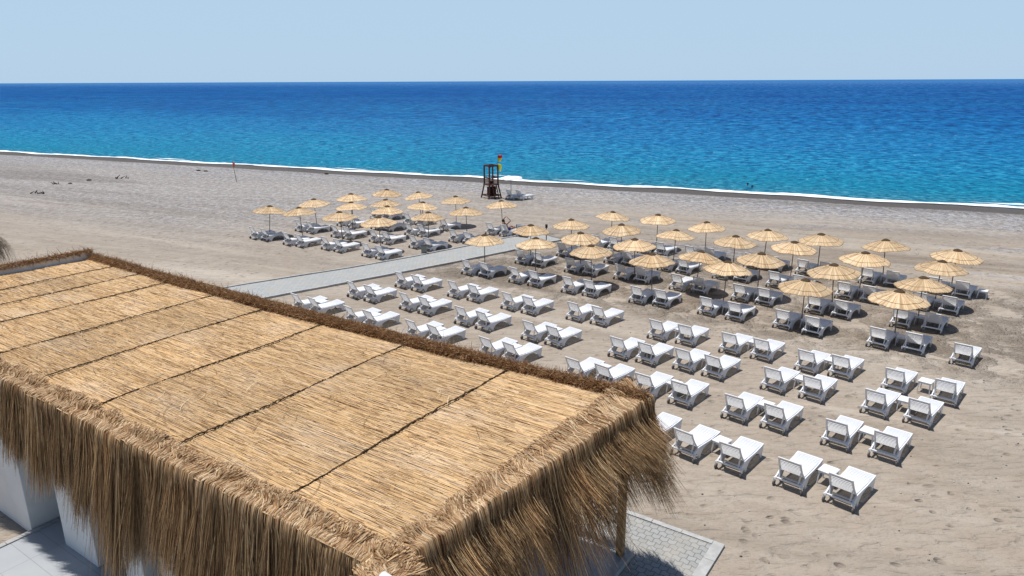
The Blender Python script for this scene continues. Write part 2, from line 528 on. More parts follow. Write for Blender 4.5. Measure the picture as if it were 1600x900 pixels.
# ------------------------------------------------------------------ paved path
AO = Vector((-1.68, 8.168, 0))
AROT = R(145.8)
def paver_material(name, a, bcol, mortar, sx, sy):
    m, nt, b = material(name, 0.85, 0.2)
    g = NT(nt)
    O = g.obj()
    ad = g.n('ShaderNodeVectorMath', operation='ADD')
    wv = g.n('ShaderNodeTexWave'); wv.wave_type = 'BANDS'; wv.bands_direction = 'X'
    nt.links.new(O, wv.inputs['Vector']); wv.inputs['Scale'].default_value = 1.6; wv.inputs['Distortion'].default_value = 0.4
    cb = g.n('ShaderNodeCombineXYZ'); nt.links.new(g.math('MULTIPLY', wv.outputs['Fac'], 0.035), cb.inputs[1])
    nt.links.new(O, ad.inputs[0]); nt.links.new(cb.outputs[0], ad.inputs[1])
    br = g.n('ShaderNodeTexBrick')
    nt.links.new(ad.outputs[0], br.inputs['Vector'])
    br.inputs['Color1'].default_value = (*a, 1); br.inputs['Color2'].default_value = (*bcol, 1)
    br.inputs['Mortar'].default_value = (*mortar, 1)
    br.inputs['Scale'].default_value = 1.0
    br.inputs['Mortar Size'].default_value = 0.012
    br.inputs['Mortar Smooth'].default_value = 0.3
    br.inputs['Brick Width'].default_value = sx; br.inputs['Row Height'].default_value = sy
    n1 = g.noise(O, 1.1, 5, 0.65); n2 = g.noise(O, 14, 4, 0.6)
    c = g.mix(g.rng(n1, 0.45, 0.75, 0, 0.75), br.outputs['Color'], (0.37, 0.335, 0.285))   # blown sand
    c = g.mix(g.rng(n2, 0.4, 0.8, 0, 0.3), c, (0.22, 0.215, 0.20))
    nt.links.new(c, b.inputs['Base Color'])
    nt.links.new(g.bump(br.outputs['Fac'], -0.6, 0.012), b.inputs['Normal'])
    return m

pave_m = paver_material('grey_pavers', (0.33, 0.335, 0.33), (0.28, 0.285, 0.28), (0.15, 0.145, 0.13), 0.20, 0.165)
pave_far_m = paver_material('walkway_pavers', (0.36, 0.375, 0.375), (0.31, 0.325, 0.325), (0.22, 0.22, 0.215), 0.30, 0.20)
kerb_m = plain('kerb_concrete', (0.42, 0.42, 0.41), 0.85, 0.2, 0.12, 5, 0.2)

# walkway to the sea: left and right edges, gently bending
pl = [(-26.5, 27.6), (-20.0, 32.3), (-14.3, 36.8), (-9.4, 40.2), (-6.2, 42.8), (-3.1, 45.6), (-0.3, 48.3), (1.6, 49.9)]
pr = [(-23.6, 25.7), (-17.2, 30.4), (-11.6, 34.9), (-6.9, 38.6), (-3.6, 41.3), (-0.6, 43.9), (1.9, 46.2), (3.5, 47.6)]
def densify(P, n=6):
    out = []
    for i in range(len(P) - 1):
        for k in range(n):
            t = k / n
            out.append((P[i][0] * (1 - t) + P[i + 1][0] * t, P[i][1] * (1 - t) + P[i + 1][1] * t))
    return out + [P[-1]]
A_, B_ = densify(pl), densify(pr)
org = Vector((-6, 41, 0)); pa = R(40.5)
Mi = (Matrix.Translation(org) @ Matrix.Rotation(pa, 4, 'Z')).inverted()
def loc(p, z): return tuple(Mi @ Vector((p[0], p[1], z)))
mb = MB()
mb.sheet([[loc(a, 0.05), loc(((a[0] * .5 + q[0] * .5), (a[1] * .5 + q[1] * .5)), 0.06), loc(q, 0.05)] for a, q in zip(A_, B_)])
path = structure(mb.build('path', pave_far_m))
path.location = org; path.rotation_euler = (0, 0, pa)

def kerb_run(P, name, w=0.12, h=0.10, stone=0.98):
    mb = MB()
    pts = [Vector((*p, 0)) for p in P]
    for a, b_ in zip(pts[:-1], pts[1:]):
        L = (b_ - a).length; n = max(1, round(L / stone)); d = (b_ - a) / n
        for k in range(n):
            s0 = a + d * k; e0 = a + d * (k + 1)
            dz = random.uniform(-0.008, 0.008)
            gap = (e0 - s0).normalized() * 0.006
            mb.beam(s0 + gap + Vector((0, 0, h - 0.06 + dz)), e0 - gap + Vector((0, 0, h - 0.06 + dz)), w, 0.14)
    return structure(mb.build(name, kerb_m))
kerb_run(densify(pl, 5), 'kerb')
kerb_run(densify(pr, 5), 'kerb')

# ------------------------------------------------------------------ beach pavilion (frame: x along the long side, y outwards to the near side)
def pav_empty(name):
    o = empty(name, tuple(AO), AROT)
    return o
pav = pav_empty('beach_pavilion')
tag(pav, 'large flat-roofed beach pavilion covered in reed mats with long thatch fringes', 'building')

white_wall = plain('white_render', (0.72, 0.72, 0.71), 0.85, 0.2, 0.04, 2.0, 0.1)
tile_m, nt, b = material('terrace_tiles', 0.38, 0.45)
g = NT(nt)
br = g.n('ShaderNodeTexBrick'); br.offset = 0.0
nt.links.new(g.obj(), br.inputs['Vector'])
br.inputs['Color1'].default_value = (0.36, 0.38, 0.40, 1); br.inputs['Color2'].default_value = (0.33, 0.35, 0.37, 1)
br.inputs['Mortar'].default_value = (0.22, 0.23, 0.24, 1); br.inputs['Scale'].default_value = 1
br.inputs['Mortar Size'].default_value = 0.008; br.inputs['Brick Width'].default_value = 1.2; br.inputs['Row Height'].default_value = 0.6
nt.links.new(g.mix(g.rng(g.noise(g.obj(), 1.2, 5, 0.6), 0.4, 0.8, 0, 0.4), br.outputs[0], (0.44, 0.43, 0.41)), b.inputs['Base Color'])
wood_m = plain('weathered_timber', (0.30, 0.20, 0.105), 0.8, 0.2, 0.2, 9, 0.3)
deck_under = plain('roof_boarding', (0.36, 0.25, 0.13), 0.9, 0.1, 0.15, 5)
dark_m = plain('doorway_shade', (0.03, 0.035, 0.045), 0.15, 0.5, 0.05, 3)

ZR = 4.10
MB().slab([(-0.33, 4.6), (-0.33, -7.05), (11.80, -7.05), (11.80, 4.6)], -0.05, 0.14).build('floor', tile_m, pav)
mb = MB()                                     # kerb round the floor
for a, c in [((-0.40, 4.6), (-0.40, -7.19)), ((-0.40, -7.12), (11.86, -7.12)), ((11.87, -7.19), (11.87, 4.6))]:
    v = Vector((*c, 0)) - Vector((*a, 0)); n = max(1, round(v.length)); d = v / n
    for k in range(n):
        p0 = Vector((*a, 0.085)) + d * k; p1 = p0 + d
        e = d.normalized() * 0.005
        mb.beam(p0 + e, p1 - e, 0.14, 0.17)
mb.build('kerb', kerb_m, pav)
# walls: blocks of white render with dark openings between them along the near side
def wall(x0, x1, y0, y1, z0=0.0, z1=3.85):
    return MB().box(((x0 + x1) / 2, (y0 + y1) / 2, (z0 + z1) / 2), (x1 - x0, y1 - y0, z1 - z0), bevel=0.01).build('wall', white_wall, pav)
wall(11.97, 15.0, -6.6, 0.08)
wall(9.2, 10.69, -1.0, -0.11, 0.14)
wall(7.25, 8.0, -1.0, -0.14, 0.14)
wall(5.0, 6.5, -1.0, -0.14, 0.14)
wall(2.9, 3.7, -1.0, -0.14, 0.14)
wall(15.9, 17.9, -0.8, 0.08)
wall(18.8, 21.5, -0.8, 0.08)
wall(21.3, 21.5, -6.6, -0.81)
wall(15.01, 21.29, -6.6, -6.4)
wall(3.6, 11.95, -4.4, -4.2, 0.14)
for x0, x1 in [(8.0, 9.2), (6.5, 7.25), (3.7, 5.0)]:  # near-black sheets stand in for the shade inside the open doorways
    MB().box(((x0 + x1) / 2, -0.6, 1.95), (x1 - x0 - 0.01, 0.06, 3.6)).build('shade_panel', dark_m, pav)
for x0, x1 in [(15.0, 15.9), (17.9, 18.8)]:
    MB().box(((x0 + x1) / 2, -0.2, 1.95), (x1 - x0 - 0.01, 0.06, 3.7)).build('shade_panel', dark_m, pav)
# posts
for x, y in [(-0.22, -7.00), (-0.05, -0.3), (3.2, -7.0), (7.0, -7.0), (11.0, -7.0)]:
    MB().box((x, y, 2.03), (0.16, 0.16, 3.78), bevel=0.012).build('post', wood_m, pav)
# roof boarding + timber edge, and rafters below
rp = [(0.22, -0.03), (-0.50, -6.90), (21.8, -6.86), (21.8, -0.03)]
MB().slab(rp, ZR - 0.16, ZR + 0.02).build('roof_deck', deck_under, pav)
mb = MB()
for i in range(12):
    mb.box((0.6 + i * 1.88, -3.3, ZR - 0.24), (0.1, 6.7, 0.155))
mb.build('rafters', wood_m, pav)

# reed mats: thousands of thin stalks lying along the roof, one mat between each pair of seams
reed_m = strand_mat('dry_reed', 0.6, 0.3, 0.0)
REED = [(0.50, 0.335, 0.165), (0.55, 0.385, 0.205), (0.45, 0.285, 0.13), (0.52, 0.37, 0.205), (0.37, 0.225, 0.10), (0.50, 0.34, 0.17),
        (0.60, 0.43, 0.25), (0.22, 0.12, 0.05), (0.49, 0.315, 0.14), (0.56, 0.385, 0.20), (0.59, 0.42, 0.225), (0.52, 0.41, 0.29), (0.25, 0.14, 0.06)]
seams = [0.10, 2.58, 5.60, 8.53, 11.05, 13.48, 16.1, 17.95, 19.74, 21.7]
def seam_y(s): return 0
def tone_field(x, y):
    return (0.5 + 0.25 * np.sin(x * 0.9 + 1.3 * np.sin(y * 0.8)) + 0.25 * np.sin(y * 2.3 + x * 0.37 + 2 * np.sin(x * 0.41)))
for i in range(len(seams) - 1):
    x0, x1 = seams[i], seams[i + 1]
    far = i >= 5
    area = (x1 - x0) * 6.9
    n = int(area * (640 if not far else 380))
    x = rng.uniform(x0 - 0.05, x1 + 0.05, n); y = rng.uniform(-6.85, 0.10, n)
    ln = rng.uniform(0.4, 1.5, n)
    xa = np.clip(x - ln / 2, x0 - 0.04, x1 + 0.04); xb = np.clip(x + ln / 2, x0 - 0.04, x1 + 0.04)
    ang = 0.010 * rng.standard_normal(n) + (rng.random(n) < 0.035) * 0.12 * rng.standard_normal(n)
    z = ZR + 0.03 + rng.uniform(0, 0.022, n) + 0.015 * np.sin(x * 1.1 + y) + 0.008 * np.sin(3.1 * y)
    w = rng.uniform(0.0028, 0.0060, n) * (1.0 if not far else 1.4)
    K = 3
    u = np.linspace(0, 1, K)
    P = np.zeros((n, K, 3))
    P[..., 0] = xa[:, None] * (1 - u) + xb[:, None] * u
    P[..., 1] = y[:, None] + (P[..., 0] - x[:, None]) * ang[:, None] + 0.004 * rng.standard_normal((n, K))
    P[..., 2] = z[:, None] + 0.006 * rng.standard_normal((n, K))
    pal = pick(REED, n, 0.13)
    tf = tone_field(x, y)[:, None]
    mat_tint = np.array([1.0, 1.0, 1.0]) * (1 + 0.06 * math.sin(i * 2.4 + 1))
    grey = np.array([0.58, 0.51, 0.42])
    gw = np.clip((np.sin(x * 1.7 + 2 * np.sin(y * 0.9 + i)) * np.sin(y * 1.9 + i * 2) - 0.45) * 0.5, 0, 0.20)[:, None]
    pal = (pal * (1 - gw) + grey * gw) * np.array([0.96, 0.93, 0.90]) * (0.90 + 0.18 * tf) * mat_tint
    # upper roof-shaped cross-section: two ribbons per stalk make a small ridge
    A3 = P.copy(); B3 = P.copy(); C3 = P.copy()
    A3[..., 1] -= w[:, None]; B3[..., 2] += w[:, None] * 1.3; C3[..., 1] += w[:, None]
    V = np.stack([A3, B3, C3], axis=2).reshape(-1, 3)
    base = (np.arange(n) * K * 3)[:, None]; kk = (np.arange(K - 1) * 3)[None, :]
    a = base + kk
    F = np.concatenate([np.stack([a, a + 1, a + 4, a + 3], -1).reshape(-1, 4), np.stack([a + 1, a + 2, a + 5, a + 4], -1).reshape(-1, 4)])
    T = np.repeat(pal, K * 3, axis=0)
    np_mesh('reed_mat', V, F, reed_m, pav, T)

# dark rope seams, meandering a little
rope_m = plain('dark_rope', (0.07, 0.042, 0.022), 0.95, 0.1, 0.2, 20)
for i, s in enumerate(seams[1:-1]):
    n = 120
    pts = []
    for k in range(n + 1):
        y = -6.75 + 6.70 * k / n
        pts.append((s + 0.022 * math.sin(y * 1.3 + i * 2) + 0.008 * math.sin(y * 7 + i) + random.uniform(-0.012, 0.012), y,
                    ZR + 0.076 + random.uniform(-0.01, 0.01)))
    mb = MB()
    rows = []
    for p in pts:
        rr = random.uniform(0.014, 0.028)
        rows.append([(p[0] + rr * math.cos(t), p[1], p[2] + rr * 0.7 * math.sin(t)) for t in [R(q) for q in (-20, 40, 90, 140, 200)]])
    mb.sheet(rows).build('seam_rope', rope_m, pav)

# loose stalks lying across the mats
n = 260
x = rng.uniform(0.5, 21.0, n); y = rng.uniform(-6.0, -0.4, n); th = rng.uniform(0, math.pi, n); ln = rng.uniform(0.15, 0.6, n)
K = 5; u = np.linspace(-0.5, 0.5, K)
cv = rng.uniform(-0.25, 0.25, n)
P = np.zeros((n, K, 3))
P[..., 0] = x[:, None] + np.cos(th)[:, None] * u * ln[:, None] + np.sin(th)[:, None] * (u ** 2) * cv[:, None]
P[..., 1] = y[:, None] + np.sin(th)[:, None] * u * ln[:, None] - np.cos(th)[:, None] * (u ** 2) * cv[:, None]
P[..., 2] = ZR + 0.09
sd = np.stack([-np.sin(th), np.cos(th), 0 * th], 1)
V, F, T = ribbons(P, np.full((n, K), 0.004), sd, pick([(0.62, 0.5, 0.3), (0.13, 0.08, 0.04), (0.3, 0.2, 0.1)], n))
lo = np_mesh('loose_stalks', V, F, reed_m, pav, T)
lo['kind'] = 'stuff'

# ------------------------------------------------------------------ thatch fringe
thatch_m = strand_mat('thatch_straw', 0.6, 0.28, 0.28)
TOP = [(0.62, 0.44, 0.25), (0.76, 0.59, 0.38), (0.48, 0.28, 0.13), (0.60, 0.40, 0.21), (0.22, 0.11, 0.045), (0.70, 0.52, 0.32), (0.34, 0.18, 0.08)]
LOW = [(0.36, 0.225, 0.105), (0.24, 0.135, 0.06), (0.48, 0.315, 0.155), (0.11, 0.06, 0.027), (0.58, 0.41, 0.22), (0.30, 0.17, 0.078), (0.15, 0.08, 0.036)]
def val_noise(x, f, seed):
    r = np.random.default_rng(seed).random(4096)
    q = x * f + 500; i = np.floor(q).astype(int); t = q - i; t = t * t * (3 - 2 * t)
    return r[i % 4096] * (1 - t) + r[(i + 1) % 4096] * t

def fringe(name, n, along, origin, dirv, outv, inner, outer, length, bulge, sway, blow, zt, wid=0.0060, seed=1, top=True, taper=2.2, loose=0.55):
    """stalks laid over the roof edge, creased at it and hanging down outside"""
    a = rng.uniform(along[0], along[1], n)
    origin = np.array(origin); dirv = np.array(dirv); outv = np.array(outv)
    inn = inner(a) if callable(inner) else np.full(n, inner)
    out = outer(a) if callable(outer) else np.full(n, outer)
    clump = val_noise(a, 5.0, seed) - 0.5
    out = out + 0.035 * (val_noise(a, 4.0, seed + 21) - 0.5) + 0.035 * (val_noise(a, 15.0, seed + 22) - 0.5) + 0.012 * rng.standard_normal(n)
    clump2 = val_noise(a, 1.3, seed + 1) - 0.5
    clump3 = val_noise(a, 13.0, seed + 2) - 0.5
    depth = rng.uniform(0, 1, n)
    L = length(a) * (1 + 0.34 * clump + 0.30 * clump2) * (1 - loose * rng.random(n) ** taper)
    K = 12
    wide = out - inn
    o = np.zeros((n, K)); z = np.zeros((n, K)); s = np.zeros((n, K))
    jit = rng.uniform(-0.09, 0.09, n) + 0.20 * clump3
    skew = 0.7 * (val_noise(a, 1.6, seed + 5) - 0.5) + 0.30 * rng.standard_normal(n)
    lift = 0.030 * depth
    o[:, 0] = inn + jit;                      z[:, 0] = zt + 0.07 + lift + 0.10 * val_noise(a, 6.0, seed + 9) * (rng.random(n) < .6)
    o[:, 1] = inn + wide * .5 + jit * 0.3;    z[:, 1] = zt + 0.055 + lift
    o[:, 2] = out - 0.005;                    z[:, 2] = zt + 0.040 + lift
    th = 0.13 * depth + 0.07 * clump + 0.05 * clump3
    o[:, 3] = out + 0.012 + th * 0.15;        z[:, 3] = zt + 0.02 + lift
    o[:, 4] = out + 0.022 + th * .45;         z[:, 4] = zt - 0.10
    s[:, 0] = skew * wide; s[:, 1] = skew * wide * .5; s[:, 2] = skew * .03
    fl = rng.standard_normal(n) * 0.08 + clump * 0.22
    sl = rng.standard_normal(n) * 0.075 + sway + 0.22 * clump + 0.14 * clump3
    bl = blow * (0.4 + 1.2 * val_noise(a, 1.1, seed + 7)) * rng.uniform(0.6, 1.4, n)
    ph = rng.uniform(0, 6.28, n)
    for k in range(5, K):
        u = (k - 4) / (K - 5)
        o[:, k] = out + 0.022 + th * (.45 + 0.35 * u) + (bulge + fl) * u * L * 0.5 + bl * u ** 2
        z[:, k] = zt - 0.10 - L * u * (1 - 0.12 * abs(blow) * u)
        s[:, k] = sl * u * L + 0.006 * rng.standard_normal(n) + 0.012 * np.sin(ph + 3 * u)
    if not top:
        o[:, 0:3] = o[:, 3:4] - np.array([0.02, 0.01, 0.0]); z[:, 0:3] = z[:, 3:4] + np.array([0.02, 0.01, 0.0]); s[:, 0:3] = 0
    P = origin + (a[:, None] + s)[..., None] * dirv + o[..., None] * outv
    P[..., 2] = z
    W = np.ones((n, K)) * (wid * rng.uniform(0.6, 1.35, n))[:, None]
    W *= np.concatenate([np.full(5, 1.1), np.linspace(0.95, 0.30, K - 5)])[None, :]
    sa = rng.uniform(-0.9, 0.9, n)
    side = np.cos(sa)[:, None] * dirv + np.sin(sa)[:, None] * (outv * 0.8 + np.array([0, 0, 0.6]))
    W[:, :3] *= 1.25
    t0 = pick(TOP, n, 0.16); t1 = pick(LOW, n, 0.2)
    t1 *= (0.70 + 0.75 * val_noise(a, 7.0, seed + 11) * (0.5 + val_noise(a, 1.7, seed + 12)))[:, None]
    pale = rng.random(n) < 0.06
    t1[pale] = pick([(0.52, 0.40, 0.24)], int(pale.sum()), 0.12)
    V, F, T = ribbons(P, W, side, t0, t1)
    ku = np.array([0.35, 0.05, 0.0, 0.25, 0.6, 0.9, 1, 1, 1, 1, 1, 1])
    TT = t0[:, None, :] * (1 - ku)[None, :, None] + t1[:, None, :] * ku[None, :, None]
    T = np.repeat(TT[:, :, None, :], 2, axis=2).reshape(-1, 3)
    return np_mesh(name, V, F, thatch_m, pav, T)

under = plain('thatch_gap_shade', (0.10, 0.05, 0.022), 1.0, 0.05, 0.2, 12)  # near-black layer: shade in the gaps between stalks put into its colour
MB().slab([(0.20, -0.30), (21.8, -0.30), (21.8, 0.0), (0.20, 0.0)], ZR + 0.0, ZR + 0.045).build('thatch_base', under, pav)
MB().slab([(0.19, -0.25), (-0.02, 0.03), (-0.68, -6.9), (-0.28, -6.9)], ZR + 0.0, ZR + 0.058).build('thatch_base', under, pav)
# near side, in bundles about as long as one mat (each is one laid bundle of thatch)
bounds = [0.0, 2.58, 5.60, 8.53, 11.05, 13.48, 16.1, 18.9, 21.7]
for i in range(len(bounds) - 1):
    b0, b1 = bounds[i], bounds[i + 1]
    dens = 2100 if i < 4 else (1700 if i < 5 else 800)
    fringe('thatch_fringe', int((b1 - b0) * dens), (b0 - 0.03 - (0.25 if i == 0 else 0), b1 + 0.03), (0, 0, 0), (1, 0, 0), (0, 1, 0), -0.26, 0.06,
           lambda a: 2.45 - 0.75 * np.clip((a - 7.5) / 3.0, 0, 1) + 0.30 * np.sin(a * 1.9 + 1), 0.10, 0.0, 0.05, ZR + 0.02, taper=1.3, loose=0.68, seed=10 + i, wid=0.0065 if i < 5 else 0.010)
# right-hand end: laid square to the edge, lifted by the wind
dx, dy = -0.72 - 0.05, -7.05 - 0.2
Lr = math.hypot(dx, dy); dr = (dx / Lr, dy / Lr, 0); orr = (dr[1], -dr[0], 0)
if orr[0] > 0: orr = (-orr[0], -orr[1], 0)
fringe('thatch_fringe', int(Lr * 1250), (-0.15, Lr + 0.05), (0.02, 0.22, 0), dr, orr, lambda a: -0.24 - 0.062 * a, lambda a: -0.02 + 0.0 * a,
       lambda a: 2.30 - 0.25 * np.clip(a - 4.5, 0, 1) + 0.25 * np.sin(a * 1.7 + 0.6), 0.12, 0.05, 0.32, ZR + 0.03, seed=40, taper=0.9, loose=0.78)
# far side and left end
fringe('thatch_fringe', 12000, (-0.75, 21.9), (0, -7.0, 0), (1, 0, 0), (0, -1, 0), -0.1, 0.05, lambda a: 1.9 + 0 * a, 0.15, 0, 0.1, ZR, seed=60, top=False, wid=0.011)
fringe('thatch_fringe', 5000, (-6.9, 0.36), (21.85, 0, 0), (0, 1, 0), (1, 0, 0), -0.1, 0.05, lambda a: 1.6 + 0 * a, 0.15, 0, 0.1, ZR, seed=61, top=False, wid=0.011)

# shaggy rust-brown roll along the far edge and the left end
RUST = [(0.33, 0.185, 0.085), (0.44, 0.265, 0.13), (0.22, 0.11, 0.048), (0.56, 0.38, 0.21), (0.26, 0.125, 0.05), (0.13, 0.06, 0.024), (0.34, 0.18, 0.075)]
def shaggy_roll(name, n, p0, p1, rad, spike, seed, ln=(0.05, 0.16), curve=None):
    p0 = np.array(p0, float); p1 = np.array(p1, float)
    t = rng.random(n)
    d = (p1 - p0); Ld = np.linalg.norm(d); d = d / Ld
    nx = np.array([-d[1], d[0], 0])
    rr = np.array([rad(q) for q in t])
    th = rng.uniform(-0.5, math.pi + 0.5, n)
    c = p0 + t[:, None] * (p1 - p0)
    if curve is not None: c[:, 1] += curve(t)
    ww = val_noise(t * Ld, 3.0, seed)
    rad_v = rr * (0.80 + 0.35 * ww) * rng.uniform(0.55, 1.0, n) ** 0.5
    nrm = np.cos(th)[:, None] * nx * 1.25 + np.sin(th)[:, None] * np.array([0, 0, 1.0])
    base = c + nrm * rad_v[:, None]
    dirn = nrm * rng.uniform(0.0, 0.8, (n, 1)) + d * rng.standard_normal((n, 1)) * 0.7 + nx * rng.standard_normal((n, 1)) * 0.6 \
        + np.array([0, 0, 1.0]) * rng.uniform(-0.7, 0.35, (n, 1))
    dirn /= np.linalg.norm(dirn, axis=1)[:, None]
    l = rng.uniform(ln[0], ln[1], n)
    sp = rng.random(n) < spike
    l[sp] *= 1.7; dirn[sp] = dirn[sp] * 0.4 + np.array([0, 0, 0.8]) + d * 0.4
    K = 4; u = np.linspace(0, 1, K)
    cu = rng.standard_normal((n, 3)) * 0.35
    P = base[:, None, :] + (dirn * l[:, None])[:, None, :] * u[None, :, None] + (cu * l[:, None])[:, None, :] * (u ** 2)[None, :, None]
    P[..., 2] -= 0.10 * (l[:, None]) * u ** 2
    side = np.cross(dirn, rng.standard_normal((n, 3))); side /= np.linalg.norm(side, axis=1)[:, None]
    W = np.outer(rng.uniform(0.004, 0.009, n), [1, 0.9, 0.7, 0.3])
    V, F, T = ribbons(P, W, side, pick(RUST, n, 0.2), pick(RUST, n, 0.2))
    return np_mesh(name, V, F, thatch_m, pav, T)
core_m = plain('roll_core', (0.10, 0.052, 0.024), 1.0, 0.05, 0.2, 8)
def far_rad(q): return 0.105 + 0.035 * math.sin(math.pi * q) + 0.015 * math.sin(q * 37)
rows = []
for k in range(61):
    q = k / 60; rd = far_rad(q) * 0.85
    cc = np.array([-0.72 + 22.5 * q, -6.86 + 0.30 * math.sin(math.pi * q) , ZR + 0.09])
    rows.append([tuple(cc + np.array([0, 1.5 * rd * math.cos(t), rd * math.sin(t)])) for t in np.linspace(-0.5, math.pi + 0.5, 9)])
MB().sheet(rows).build('roll_core', core_m, pav, smooth=True)
shaggy_roll('edge_roll', 42000, (-0.72, -6.86, ZR + 0.09), (21.78, -6.86, ZR + 0.09), far_rad, 0.02, 5,
            curve=lambda t: 0.30 * np.sin(math.pi * t))
# upstand at the left end, white on its inner face, with a thin roll on top
MB().box((21.86, -3.33, ZR + 0.12), (0.08, 7.1, 0.30)).build('upstand', white_wall, pav)
shaggy_roll('edge_roll', 8000, (21.87, -6.9, ZR + 0.30), (21.87, 0.3, ZR + 0.30), lambda q: 0.07, 0.05, 6, ln=(0.05, 0.16))
# rounded white gutter end at the near corner
mb = MB(); rows = []
for k in range(9):
    t = R(10 + 20 * k)
    rows.append([(-0.28, 0.16 + 0.10 * math.cos(t), ZR - 0.02 + 0.10 * math.sin(t)), (-0.02, 0.16 + 0.10 * math.cos(t), ZR + 0.02 + 0.10 * math.sin(t))])
mb.sheet(rows)
go = mb.build('gutter_end', plain('white_metal', (0.7, 0.7, 0.7), 0.35, 0.5, 0.03), pav, smooth=True)
so = go.modifiers.new('thick', 'SOLIDIFY'); so.thickness = 0.01

# paved apron beside the pavilion
mb = MB()
mb.slab([(-0.48, 4.6), (-0.48, -7.20), (11.9, -7.20), (11.9, -8.62), (-1.80, -8.62), (-1.80, 4.6)], -0.05, 0.055)
ap = structure(mb.build('pavement', pave_m)); ap.location = AO; ap.rotation_euler = (0, 0, AROT)
mb = MB()
def kb(a, c, w=0.26):
    v = Vector((*c, 0)) - Vector((*a, 0)); n = max(1, round(v.length / 0.75)); d = v / n
    for k in range(n):
        p0 = Vector((*a, 0.02)) + d * k; e = d.normalized() * 0.006
        mb.beam(p0 + e + Vector((0, 0, random.uniform(-.006, .006))), p0 + d - e, w, 0.10)
kb((-1.935, 4.6), (-1.935, -8.77))
kb((-1.80, -8.70), (11.9, -8.70), 0.14)
ke = structure(mb.build('kerb', kerb_m)); ke.location = AO; ke.rotation_euler = (0, 0, AROT)

# ------------------------------------------------------------------ sun loungers, tables
plastic = plain('white_plastic', (0.71, 0.72, 0.74), 0.42, 0.4, 0.03, 3)
wheel_m = plain('shaded_wheel', (0.16, 0.15, 0.14), 0.6, 0.3, 0.1, 20)  # white plastic wheel, its shade put into the grey

def make_lounger():
    t = empty('sun_lounger')
    prof = [(.70, .405), (.45, .375), (.1, .36), (-.30, .372), (-.56, .375), (-.68, .32), (-.84, .265), (-.855, .205), (-.72, .20), (-.62, .21), (-.54, .16),
            (-.485, .0), (-.425, .0), (-.38, .12), (-.30, .21), (-.16, .275), (.04, .305), (.24, .29), (.38, .235), (.48, .15), (.555, .0), (.61, .0), (.685, .25)]
    for s in (-1, 1):
        MB().prism(prof, s * .335 - .019, s * .335 + .019).build('side_frame', plastic, t)
    mb = MB()
    for k in range(17):
        y = -.50 + k * .0735
        mb.box((0, y, .372 + .022 * ((y - .1) / .6) ** 2), (.632, .064, .022))
    mb.box((0, .705, .385), (.71, .035, .05), bevel=.01)
    mb.box((0, -.25, .33), (.632, .04, .05)); mb.box((0, .45, .335), (.632, .04, .05))
    mb.build('seat', plastic, t)
    mb = MB()
    def bp(u):                                  # point on the curved back
        return Vector((0, -.56 - .31 * u - .025 * math.sin(math.pi * u), .375 + .525 * u - .015 * math.sin(math.pi * u)))
    for s in (-1, 1):
        for k in range(6):
            a, c = bp(k / 6), bp((k + 1) / 6)
            wa = .312 - .03 * k / 6; wc = .312 - .03 * (k + 1) / 6
            mb.beam(a + Vector((s * wa, 0, 0)), c + Vector((s * wc, 0, 0)), .045, .030)
    for k in range(9):
        u = .09 + k * .098
        a = bp(u); d = (bp(u + .02) - a).normalized(); ang = math.atan2(d.z, -d.y)
        mb.box(tuple(a), (2 * (.300 - .03 * u), .036, .016), rot=Matrix.Rotation(-ang, 3, 'X'))
    a = bp(.975)
    mb.box(tuple(a), (.60, .06, .036), rot=Matrix.Rotation(-.85, 3, 'X'), bevel=.01)
    mb.build('backrest', plastic, t)
    mb = MB()
    mb.box((0, -.80, .235), (.76, .05, .055), bevel=.01)
    mb.box((0, -.50, .15), (.63, .035, .04))
    for s in (-1, 1):
        mb.beam((s * .26, -.78, .25), (s * .285, -.70, .60), .035, .025)
        mb.beam((s * .31, -.80, .22), (s * .31, -.52, .08), .03, .025)
    mb.build('rear_frame', plastic, t)
    for s in (-1, 1):
        MB().bar((s * .372 - .018, -.80, .08), (s * .372 + .018, -.80, .08), .08, n=16).build('wheel', wheel_m, t)
        MB().box((s * .372, -.80, .18), (.045, .07, .13), bevel=.01).build('wheel_bracket', plastic, t)
    return t

def make_table():
    t = empty('side_table')
    MB().box((0, 0, .40), (.44, .44, .035), bevel=.015).build('tabletop', plastic, t)
    MB().box((0, 0, .355), (.39, .39, .055)).build('apron', plastic, t)
    for sx in (-1, 1):
        for sy in (-1, 1):
            MB().bar((sx * .17, sy * .17, .35), (sx * .20, sy * .20, 0), .024, .018, 6).build('leg', plastic, t)
    return t

